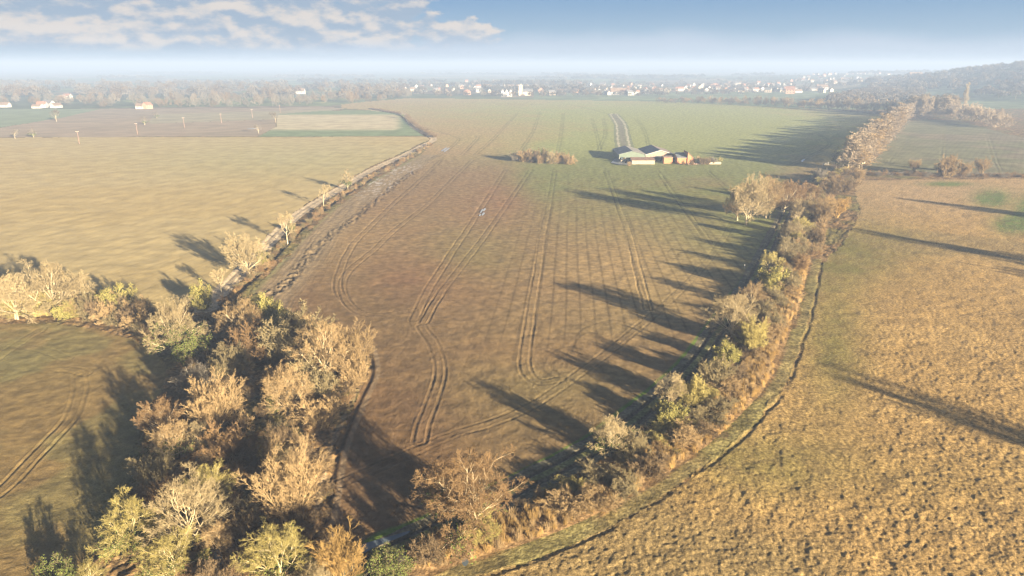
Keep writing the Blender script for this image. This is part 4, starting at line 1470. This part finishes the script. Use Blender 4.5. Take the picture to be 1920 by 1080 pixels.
def corrug(name, c, c2, axis='X', scale=6.0):
    """profiled metal or fibre cement sheet"""
    m, nt, b = base_mat(name, 0.6, 0.3)
    tc = nt.nodes.new('ShaderNodeTexCoord')
    n = nt.nodes.new('ShaderNodeTexNoise'); n.inputs['Scale'].default_value = .6; n.inputs['Detail'].default_value = 8
    nt.links.new(tc.outputs['Object'], n.inputs['Vector'])
    w = nt.nodes.new('ShaderNodeTexWave'); w.bands_direction = axis; w.inputs['Scale'].default_value = scale
    nt.links.new(tc.outputs['Object'], w.inputs['Vector'])
    col = mixc(nt, sstep(nt, n.outputs[0], .35, .65), c, c2)
    nt.links.new(col, b.inputs['Base Color'])
    bp = nt.nodes.new('ShaderNodeBump'); bp.inputs['Strength'].default_value = .4; bp.inputs['Distance'].default_value = .05
    nt.links.new(w.outputs['Fac'], bp.inputs['Height']); nt.links.new(bp.outputs[0], b.inputs['Normal'])
    return m


M_WHITE = plain_mat('white_sheet', (.34, .33, .30), (.26, .25, .23), .5)
M_ROOF = corrug('light_sheet', (.22, .215, .20), (.17, .165, .155), 'Y')
M_GREEN = corrug('green_sheet', (.085, .115, .09), (.10, .13, .10))
M_SLATE_SHADE = corrug('slate_shade_sheet', (.10, .12, .14), (.15, .17, .19), 'Y')  # slate of the shed roof; on the barns, left slope's shade as colour
M_FIBRE = corrug('pale_sheet', (.20, .165, .145), (.16, .13, .115), 'Y')
M_RUST = corrug('rust_sheet', (.22, .14, .10), (.15, .10, .08))
M_BRICK = plain_mat('orange_brick', (.36, .155, .07), (.27, .12, .06), 1.2)
M_PINK = plain_mat('weathered_board', (.27, .20, .155), (.21, .15, .12), 1.0)
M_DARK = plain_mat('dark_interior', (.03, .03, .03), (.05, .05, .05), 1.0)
M_CREAM = plain_mat('cream_block', (.30, .26, .19), (.23, .20, .15), 1.5)
M_TIMBER = plain_mat('grey_timber', (.36, .31, .24), (.26, .22, .18), 3.0)
M_RUBBER = plain_mat('rubber', (.02, .02, .02), (.03, .03, .03), 3.0)
M_PAINT = plain_mat('dark_paint', (.04, .06, .08), (.05, .06, .07), 3.0, rough=.4)
M_GLASS = plain_mat('cab_glass', (.05, .07, .08), (.06, .08, .09), 1.0, rough=.1, spec=.8)


def empty(name, x, y, z=0.0, rz=0.0):
    o = bpy.data.objects.new(name, None)
    COL.objects.link(o)
    o.location = (x, y, z); o.rotation_euler = (0, 0, rz)
    return o


def gable_barn(name, label, xpx0, xpx1, ypx, D, he, hr, wall, lroof, rroof, lower=None, fascia=True, opening=None):
    x0, y0 = P(xpx0, ypx); x1, _ = P(xpx1, ypx)
    W = x1 - x0
    root = empty(name, (x0 + x1) / 2, y0)
    w = W / 2
    b = MB()
    t = .25
    if lower is None:
        b.prism([(-w, 0, -.3), (w, 0, -.3), (w, 0, he), (0, 0, hr), (-w, 0, he)], (0, t, 0))
    else:
        b.prism([(-w, 0, lower), (w, 0, lower), (w, 0, he), (0, 0, hr), (-w, 0, he)], (0, t, 0))
    b.prism([(-w, D - t, -.3), (w, D - t, -.3), (w, D - t, he), (0, D - t, hr), (-w, D - t, he)], (0, t, 0))
    b.box(-w, -w + t, t, D - t, -.3, he); b.box(w - t, w, t, D - t, -.3, he)
    b.build('wall', wall, root)
    if lower is not None:
        for k in range(5):
            xx = -w + .2 + (W - .4) * k / 4
            o = MB(); o.box(xx - .15, xx + .15, .05, .35, -.3, lower)
            o.build('frame_post', M_WHITE, root)
        o = MB(); o.box(-w * .1, w - .3, .4, .6, -.3, lower - .05); o.build('lower_wall', M_WHITE, root)
    sl = (hr - he) / w
    ov = .45
    for s, m in ((-1, lroof), (1, rroof)):  # darker sheet on the left, paler on the right: shade put into colour
        r = MB()
        a = (0, -ov, hr + .03); e = (s * (w + ov), -ov, he - sl * ov + .03)
        up = .12
        q = [a, e, (e[0], e[1], e[2] + up), (0, -ov, hr + .03 + up)]
        if s > 0: q = q[::1]
        else: q = q[::-1]
        r.prism(q, (0, D + 2 * ov, 0))
        ro = r.build('roof', m, root)
        set_props(ro, 'shaded left roof slope' if s < 0 else 'sunlit right roof slope')
        if fascia:
            f = MB()
            q = [(0, 0, hr + .18), (s * (w + ov), 0, he - sl * ov + .18), (s * (w + ov), 0, he - sl * ov - .22), (0, 0, hr - .22)]
            if s > 0: q = q[::-1]
            f.prism([(p[0], -ov - .1, p[2]) for p in q], (0, .08, 0))
            f.build('bargeboard', M_WHITE, root)
    if opening:
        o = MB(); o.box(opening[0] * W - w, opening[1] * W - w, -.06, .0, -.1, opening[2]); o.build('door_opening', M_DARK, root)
    return root


def box_shed(name, label, xpx0, xpx1, ypx, D, hf, hb, wall, roof, posts=False, cat='shed'):
    x0, y0 = P(xpx0, ypx); x1, _ = P(xpx1, ypx)
    w = (x1 - x0) / 2
    root = empty(name, (x0 + x1) / 2, y0)
    b = MB()
    t = .2
    b.box(-w, w, 0, t, -.3, hf)
    b.box(-w, w, D - t, D, -.3, hb)
    for s in (-1, 1):
        xa = s * w - (t if s > 0 else 0)
        b.prism([(xa, D - t, -.3), (xa, t, -.3), (xa, t, hf + (hb - hf) * t / D), (xa, D - t, hb - (hb - hf) * t / D)], (t, 0, 0))
    b.build('wall', wall, root)
    r = MB()
    r.prism([(-w - .25, -.3, hf), (-w - .25, -.3, hf + .12), (-w - .25, D + .2, hb + .14), (-w - .25, D + .2, hb + .02)], (2 * w + .5, 0, 0))
    r.build('roof', roof, root)
    if posts:
        for k in range(7):
            xx = -w + .15 + (2 * w - .3) * k / 6
            p = MB(); p.box(xx - .08, xx + .08, -.08, 0, -.2, hf)
            p.build('wall_post', M_TIMBER, root)
    set_props(root, label, cat, 'barns and sheds of the farmyard')
    return root


def farm():
    g = 'barns and sheds of the farmyard'
    r = gable_barn('barn', '', 1160.5, 1209.5, 301.5, 25, 3.5, 5.3, M_GREEN, M_SLATE_SHADE, M_ROOF, lower=1.8, fascia=False)
    set_props(r, 'large green gabled barn with a white right roof and open lower front', 'barn', g)
    r = gable_barn('barn', '', 1210.5, 1264, 301.5, 26, 3.4, 5.7, M_PINK, M_SLATE_SHADE, M_FIBRE, opening=(.33, .62, 2.7))
    set_props(r, 'large pinkish gabled barn with white bargeboards and dark door opening', 'barn', g)
    box_shed('shed', 'long low cream shed with a rusty brown roof in front of the barns', 1184.5, 1227.5, 308, 5.5, 2.0, 2.9, M_CREAM, M_RUST, posts=True)
    box_shed('brick_shed', 'orange brick shed against the right corner of the pinkish barn', 1244.5, 1260.5, 306.5, 5, 3.1, 3.4, M_BRICK, M_PINK)
    box_shed('brick_shed', 'orange brick shed with a dark roof rising to the back', 1269.5, 1288, 306.5, 7, 3.0, 4.9, M_BRICK, M_SLATE_SHADE)
    # half gabled brick barn
    x0, y0 = P(1288.6, 306.8); x1, _ = P(1303.5, 306.8)
    root = empty('brick_barn', x0, y0)
    W = x1 - x0; D = 9.0
    b = MB()
    b.prism([(0, 0, -.3), (W, 0, -.3), (W, 0, 1.9), (0, 0, 6.0)], (0, .25, 0))
    b.prism([(0, D, -.3), (W, D, -.3), (W, D, 1.9), (0, D, 6.0)], (0, .25, 0))
    b.box(0, .25, .25, D, -.3, 5.9); b.box(W - .25, W, .25, D, -.3, 1.9)
    b.build('wall', M_BRICK, root)
    r = MB(); r.prism([(-.2, -.3, 6.2), (-.2, -.3, 6.08), (W + .5, -.3, 1.7), (W + .5, -.3, 1.83)], (0, D + .8, 0)); r.build('roof', M_PINK, root)
    set_props(root, 'steep half gabled orange brick barn at the right of the farmyard', 'barn', g)
    # dark panel added in the gap between the sheds, its shade as colour
    x0, y0 = P(1262, 305); x1, _ = P(1269, 305)
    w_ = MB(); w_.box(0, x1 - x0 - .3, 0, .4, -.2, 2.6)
    o = w_.build('gap_shade_panel', M_DARK, None, (x0 + .1, y0 + 1.5, 0)); set_props(o, 'dark panel for the shaded gap between the two orange brick sheds', 'gate')
    # cream feed trough
    x0, y0 = P(1321, 308); x1, _ = P(1352, 308)
    L = x1 - x0
    t = MB(); t.box(0, L, 0, .15, 0, 1.15); t.box(0, L, 1.35, 1.5, 0, 1.15); t.box(0, .15, .15, 1.35, 0, 1.15); t.box(L - .15, L, .15, 1.35, 0, 1.15); t.box(.15, L - .15, .15, 1.35, 0, .3)
    o = t.build('feed_trough', M_CREAM, None, (x0, y0, 0)); set_props(o, 'long low cream trough at the right end of the farmyard', 'trough')
    # rubble wall base
    x0, y0 = P(1290, 308.2); x1, _ = P(1312, 308.2)
    t = MB()
    rg = np.random.default_rng(3)
    for k in range(22):
        xx = (x1 - x0) * k / 22
        h = rg.uniform(.4, .9); t.box(xx, xx + (x1 - x0) / 22 - .04, rg.uniform(0, .15), .6, -.1, h)
    o = t.build('rubble_wall', M_RUST, None, (x0, y0, 0)); set_props(o, 'low broken brown wall in front of the half gabled barn', 'wall')
    # yard
    q = [P(*p) for p in [(1145, 306), (1152, 299), (1160, 295), (1163, 301), (1184, 302), (1184, 309), (1160, 309.5)]]
    me = bpy.data.meshes.new('yard'); me.from_pydata([(a, b, .22) for a, b in q], [], [tuple(range(len(q)))[::-1]]); me.update()
    me.materials.append(plain_mat('wet_concrete', (.20, .22, .24), (.14, .14, .14), .4, rough=.35)); set_props(link('yard', me), kind='structure')
    # tractor
    x, y = P(1168, 305)
    root = empty('tractor', x, y, .2, R(-10))
    b = MB(); b.box(-.2, 1.9, -.45, .45, .7, 1.5); b.box(1.9, 2.05, -.4, .4, .75, 1.4); b.box(-1.1, -.2, -.5, .5, .6, 1.2); b.build('bonnet', M_PAINT, root)
    b = MB(); b.prism([(-1.2, -.65, 1.2), (-.1, -.65, 1.2), (-.2, -.65, 2.6), (-1.1, -.65, 2.6)], (0, 1.3, 0)); c = b.build('cab', M_GLASS, root)
    b = MB(); b.box(-1.25, -.05, -.75, .75, 2.6, 2.72); b.build('cab_roof', M_PAINT, c)
    b = MB(); b.tube((1.3, .3, 1.5), (1.3, .3, 2.4), .05); b.build('exhaust_pipe', M_RUBBER, root)
    for (wx, wy, r_) in ((-.7, -.85, .85), (-.7, .85, .85), (1.5, -.75, .5), (1.5, .75, .5)):
        b = MB(); b.tube((wx, wy - .2, r_), (wx, wy + .2, r_), r_, 20)
        wh = b.build('wheel', M_RUBBER, root)
        b = MB(); b.tube((wx, wy - .22, r_), (wx, wy + .22, r_), r_ * .5, 14); b.build('rim', M_TIMBER, wh)
    set_props(root, 'dark tractor parked on the wet yard in front of the green barn', 'tractor')
    x, y = P(1178, 305.5)
    root = empty('farm_trailer', x, y, .2, R(8))
    b = MB(); b.box(-1.6, 1.6, -.9, .9, .75, .9); b.box(-1.6, 1.6, -.9, -.82, .9, 1.5); b.box(-1.6, 1.6, .82, .9, .9, 1.5); b.box(-1.6, -1.5, -.82, .82, .9, 1.5); b.build('cargo_bed', M_PAINT, root)
    b = MB(); b.box(1.6, 2.8, -.06, .06, .65, .77); b.build('drawbar', M_TIMBER, root)
    for wy in (-.95, .95):
        b = MB(); b.tube((-.2, wy - .12, .42), (-.2, wy + .12, .42), .42, 16); b.build('wheel', M_RUBBER, root)
    set_props(root, 'dark low trailer between the tractor and the long cream shed', 'trailer')
    for x, y, w, b_, k, lab in [(1310, 300, 14, 'pale', 'brush', 'pale bush leaning on the half gabled barn'), (1317, 302, 13, 'brown', 'brush', 'brown bush right of the half gabled barn'),
                                (1327, 301, 14, 'brown', 'brush', 'dark bush behind the cream trough, left one'), (1337, 301, 13, 'grey', 'brush', 'grey bush behind the cream trough, right one'),
                                (1351, 300, 13, 'yellow', 'slim', 'yellowish small tree at the right end of the farmyard'), (1281, 305, 8, 'russet', 'brush', 'small rusty bush in front of the dark roofed shed'),
                                (1168, 297, 7, 'pale', 'brush', 'tiny pale bush under the green gable'), (1180, 307, 9, 'tan', 'brush', 'small tan bush at the left end of the long cream shed'),
                                (1297, 305, 10, 'russet', 'brush', 'rusty bush against the half gabled brick wall')]:
        tpx(k, x, y, w, 1.0, b_, lab, cat='bush' if k == 'brush' else 'tree', group='bushes around the farmyard', mid=.5)


def village():
    rg = np.random.default_rng(51)
    roofs = [plain_mat('red_tiles', (.24, .12, .08), (.18, .10, .07), .5), plain_mat('slates', (.13, .13, .14), (.09, .09, .10), .5), plain_mat('brown_tiles', (.17, .12, .09), (.12, .09, .07), .5)]
    walls = [plain_mat('white_render', (.40, .39, .37), (.33, .32, .31), .3), plain_mat('cream_render', (.46, .38, .29), (.40, .33, .25), .3), plain_mat('house_brick', (.42, .24, .16), (.34, .20, .14), .5)]
    dark = plain_mat('window_glass', (.04, .05, .06), (.06, .07, .08), 1, rough=.15, spec=.6)
    protos = []
    for (W, D, he, hr, wm, rm) in ((11, 7, 5.0, 8.2, 0, 0), (13, 7.5, 5.2, 8.4, 0, 1), (9, 7, 4.8, 8.0, 1, 2), (14, 7, 3.2, 6.2, 0, 2), (10, 8, 5.2, 8.6, 2, 0), (12, 7, 5.0, 8.0, 1, 1)):
        b = MB()
        w, d = W / 2, D / 2
        b.prism([(-w, d, -.5), (-w, -d, -.5), (-w, -d, he), (-w, 0, hr - .15), (-w, d, he)], (W, 0, 0), 0)
        for s in (-1, 1):
            q = [(-w - .3, 0, hr), (-w - .3, s * (d + .4), he - .35), (-w - .3, s * (d + .4), he - .15), (-w - .3, 0, hr + .2)]
            b.prism(q if s < 0 else q[::-1], (W + .6, 0, 0), 1)
        b.box(w - 1.6, w - .8, -.4, .4, hr - 1, hr + 1.2, 2)
        for k in range(3):
            xx = -w + W * (k + .5) / 3
            b.box(xx - .55, xx + .55, -d - .04, -d, 1.0, 2.3, 2)
            if he > 4: b.box(xx - .55, xx + .55, -d - .04, -d, 3.4, 4.6, 2)
        protos.append((b.mesh('house', [walls[wm], roofs[rm], dark]), ['white house with a red tiled roof', 'white house with a slate roof', 'cream house with a brown roof', 'white bungalow with a brown roof',
                                                                       'brick house with a red tiled roof', 'cream house with a slate roof'][len(protos)]))
    rows = [   # x0, x1, y, n, where it is
        (700, 860, 172, 9, 'front row, village left'), (705, 870, 164, 9, 'back row, village left'),
        (862, 1010, 166, 11, 'middle row by the church'), (862, 1000, 157, 12, 'back row behind the church'), (870, 1060, 176, 8, 'front row below the church'),
        (1010, 1245, 171, 14, 'middle row right of church'), (1130, 1215, 176, 7, 'front row right of church'), (1060, 1250, 163, 8, 'back row right of church'),
        (1245, 1400, 170, 15, 'middle row, right half'), (1290, 1480, 162, 16, 'back row, right half'), (1380, 1560, 172, 12, 'front row, right half'),
        (1480, 1690, 156, 16, 'middle row, right end'), (1500, 1680, 149, 15, 'back row, right end'), (1540, 1660, 163, 7, 'front row, right end')]
    for x0, x1, y, n, where in rows:
        n = int(n * 1.35)
        for k in range(n):
            x = x0 + (x1 - x0) * (k + .5) / n + rg.uniform(-4, 4)
            yy = y + rg.uniform(-3, 3)
            X, Y = P(x, yy)
            i = int(rg.choice(6, p=[.26, .18, .14, .18, .12, .12]))
            me, lab = protos[i]
            o = link('house', me, None, (X, Y, float(hill(X, Y))))
            o.rotation_euler = (0, 0, R(rg.choice([0, 90, 20, -25, 60, -50]) + rg.uniform(-12, 12)))
            s = rg.uniform(.8, 1.1)
            o.scale = (s, s, s)
            set_props(o, f"{lab}, {nth(k)} from left, {where}", 'house', 'houses of the hazy village')
    for k, (x, y, i, s, rz, lab) in enumerate([(8, 201, 3, 1.0, 0, 'white house cut by the left edge of the picture'), (80, 202, 0, .9, 10, 'white house left of centre in the far left farmstead'), (92, 201, 1, 1.0, -12, 'largest dark roofed house of the far left farmstead'),
                                         (106, 202, 3, .9, 80, 'small white house at the right of the far left farmstead'), (70, 203, 3, .75, 0, 'low white house at the left of the far left farmstead'),
                                         (128, 186, 0, 1.0, -10, 'pale house among the trees above the far left farmstead'), (118, 187, 2, .9, 20, 'cream house beside the pale house in the far left trees'),
                                         (277, 204, 4, .9, 70, 'red roofed house beside the pale poplars at the far left'), (268, 204, 3, 1.0, 0, 'low house left of the red roofed house'),
                                         (1481, 176, 4, 1.5, -20, 'large pinkish house in front of the village at the right'), (1532, 169, 0, 1.2, 60, 'bright white house on the right of the village'),
                                         (1540, 170, 3, 1.6, 0, 'long white building right of the bright white house'), (1158, 178, 3, 1.9, 5, 'long white barn in front of the village'), (1712, 163, 3, 2.2, 4, 'long pale barn right of the village'),
                                         (1815, 170, 3, 1.0, 0, 'small pale house on the wooded slope'), (560, 176, 3, 1.6, 0, 'long white roof in the misty wood'), (710, 173, 3, 1.3, 0, 'white house in the haze at the left end of the village')]):
        X, Y = P(x, y)
        o = link('house', protos[i][0], None, (X, Y, float(hill(X, Y))))
        o.rotation_euler = (0, 0, R(rz)); o.scale = (s, s, s)
        set_props(o, lab, 'house', 'scattered outlying houses')
    # church tower
    X, Y = P(976, 179)
    root = empty('church', X, Y)
    st = walls[1]
    b = MB(); b.box(-3.2, 3.2, -3.2, 3.2, -.5, 17)
    for s in (-1, 1):
        for k in range(3):
            c = -2.6 + k * 2.6
            b.box(c - .6, c + .6, -3.2 if s < 0 else 2.8, -2.8 if s < 0 else 3.2, 17, 18.2)
    b.build('tower', st, root)
    b = MB()
    b.box(-.6, .6, -3.25, -3.2, 12.5, 15); b.build('belfry_opening', dark, root)
    b = MB(); b.prism([(3.2, -4, -.5), (3.2, 4, -.5), (3.2, 4, 6.5), (3.2, 0, 10), (3.2, -4, 6.5)][::-1], (16, 0, 0)); b.build('nave', st, root)
    b = MB()
    for s in (-1, 1):
        q = [(3.3, 0, 10.25), (3.3, s * 4.4, 6.35), (3.3, s * 4.4, 6.1), (3.3, 0, 10.0)]
        b.prism(q[::-1] if s < 0 else q, (16, 0, 0))
    b.build('roof', roofs[1], root)
    set_props(root, 'pale square church tower with battlements rising above the hazy village', 'church')
    X, Y = P(950, 181)
    root = empty('manor_house', X, Y)
    b = MB()
    b.box(-9, 9, 0, 8, -.5, 7)
    for c in (-6.8, 0, 6.8):
        b.prism([(c - 2.2, -1.2, -.5), (c + 2.2, -1.2, -.5), (c + 2.2, -1.2, 8), (c, -1.2, 11.5), (c - 2.2, -1.2, 8)], (0, 1.19, 0))
    b.build('wall', walls[0], root)
    b = MB(); b.prism([(-9.2, -.3 + .4, 7.02), (-9.2, 4, 10.5), (-9.2, 8.3, 7.02)][::-1], (18.4, 0, 0)); b.build('roof', roofs[1], root)
    b = MB()
    for c in (-6.8, 0, 6.8):
        for z in (1.2, 4.6):
            b.box(c - .8, c + .8, -1.26, -1.2, z, z + 1.8)
    b.build('window', dark, root)
    set_props(root, 'white manor house with three gables left of the church tower', 'manor house')
    # individual tall trees among the houses
    k = 0
    for x in np.arange(700, 1700, 13.0):
        xx = x + rg.uniform(-6, 6)
        y = np.interp(x, [700, 1000, 1300, 1560, 1700], [176, 181, 178, 168, 160]) + rg.uniform(-14, 2)
        X, Y = P(xx, y)
        ev = rg.random() < .3
        tree('far', X, Y, rg.uniform(8, 13) * (.7 if ev else 1), rg.uniform(10, 17), 'dark' if ev else 'blue', f"hazy dark tree among the village houses, {nth(k)} from left", 'tree', 'taller hazy trees among the village houses', parts=False)
        k += 1


def small_things():
    # poles of the overhead line
    for k, (xt, yb, h) in enumerate([(149, 270, 8.5), (258, 252, 8.5), (346, 239.5, 8.5), (415.5, 231, 8.5), (473.5, 221, 8.5), (525.5, 211.5, 8.5)]):
        X, Y = P(xt, yb)
        root = empty('utility_pole', X, Y, 0, R(30))
        b = MB(); b.tube((0, 0, -.5), (0, 0, h), .22, 8, r2=.17); b.build('pole', M_RUST, root)
        b = MB(); b.box(-1.0, 1.0, -.08, .08, h - .5, h - .3); arm = b.build('crossarm', M_TIMBER, root)
        b = MB()
        for xx in (-.8, 0, .8):
            b.tube((xx, 0, h - .3), (xx, 0, h - .05), .06, 8)
        b.build('insulators', M_WHITE, arm)
        set_props(root, ['nearest pale wooden pole of the overhead line on the left field', 'pale pole second from the left on the brown field', 'short pale pole third from the left on the brown field',
                         'thin pale pole fourth from the left beyond the strip field', 'thin pale pole fifth from the left near the tree belt', 'farthest thin pole of the line beside the tree belt'][k], 'pole', 'wooden poles of the overhead line')
    # water
    wm, nt, b = base_mat('water', .06, .6)
    b.inputs['Base Color'].default_value = (.10, .13, .16, 1)
    n = nt.nodes.new('ShaderNodeTexNoise'); n.inputs['Scale'].default_value = 3
    bp = nt.nodes.new('ShaderNodeBump'); bp.inputs['Strength'].default_value = .08
    nt.links.new(n.outputs[0], bp.inputs['Height']); nt.links.new(bp.outputs[0], b.inputs['Normal'])

    def patch(name, pts, z, mat, label=None, blob=True):
        q = PL(pts)
        if blob:
            q = smooth_line(np.vstack([q, q[:1]]), 4)[:-1]
        if np.sum(q[:, 0] * np.roll(q[:, 1], -1) - np.roll(q[:, 0], -1) * q[:, 1]) < 0:
            q = q[::-1]
        me = bpy.data.meshes.new(name)
        me.from_pydata([(a, b_, z) for a, b_ in q], [], [tuple(range(len(q)))])
        me.materials.append(mat); me.update()
        return set_props(link(name, me), kind='structure')
    patch('stream', [(404, 1130), (403, 1075), (402, 1050), (407, 1038), (415, 1040), (420, 1060), (424, 1100), (426, 1130)], .5, wm)
    patch('ditch_water', [(672, 1030), (690, 1022), (740, 1008), (768, 1000), (760, 1008), (710, 1028), (680, 1042)], .35, wm)
    patch('puddle', [(866, 1055), (874, 1053), (879, 1060), (873, 1068), (867, 1064)], .45, wm)
    ice, nt, b = base_mat('ice', .25, .6)
    b.inputs['Base Color'].default_value = (.42, .44, .47, 1)
    for pts in ([(827, 283), (836, 277.5), (838, 278), (829, 284)], [(832, 284), (841, 278), (843, 278.5), (834, 285)], [(900, 399), (904, 393), (906, 394), (902, 400)], [(905, 395), (909, 391), (911, 393), (907, 397)],
                [(903, 403), (907, 399), (909, 401), (905, 405)], [(898, 404), (901, 402), (902, 404), (899, 406)], [(464, 241.5), (480, 241), (481, 242), (465, 242.6)], [(1502, 302), (1507, 299), (1509, 300), (1504, 304)]):
        patch('puddle', pts, .16, ice)
    # pale field barrier by the track bend
    X, Y = P(1548, 310)
    root = empty('field_gate', X, Y, .0, R(35))
    b = MB(); b.box(-2.2, 2.2, -.04, .04, 1.1, 1.25)
    for z in (.3, .55, .8): b.box(-2.2, 2.2, -.03, .03, z, z + .08)
    b.build('rails', M_WHITE, root)
    for s in (-1, 1):
        b = MB(); b.box(s * 2.35 - .1, s * 2.35 + .1, -.1, .1, -.3, 1.5); b.build('gate_post', M_WHITE, root)
    set_props(root, 'white field gate where the shaded track bends to the avenue', 'gate')
    X, Y = P(1396, 503)
    root = empty('marker_post', X, Y)
    b = MB(); b.box(-.08, .08, -.08, .08, -.3, 1.1); b.build('post', M_WHITE, root)
    b = MB(); b.box(-.16, .16, -.1, -.08, .75, 1.05); b.build('marker_plate', M_WHITE, root)
    set_props(root, 'small white marker post beside the shaded track', 'post')


plant_distance()
woods()
farm()
village()
small_things()
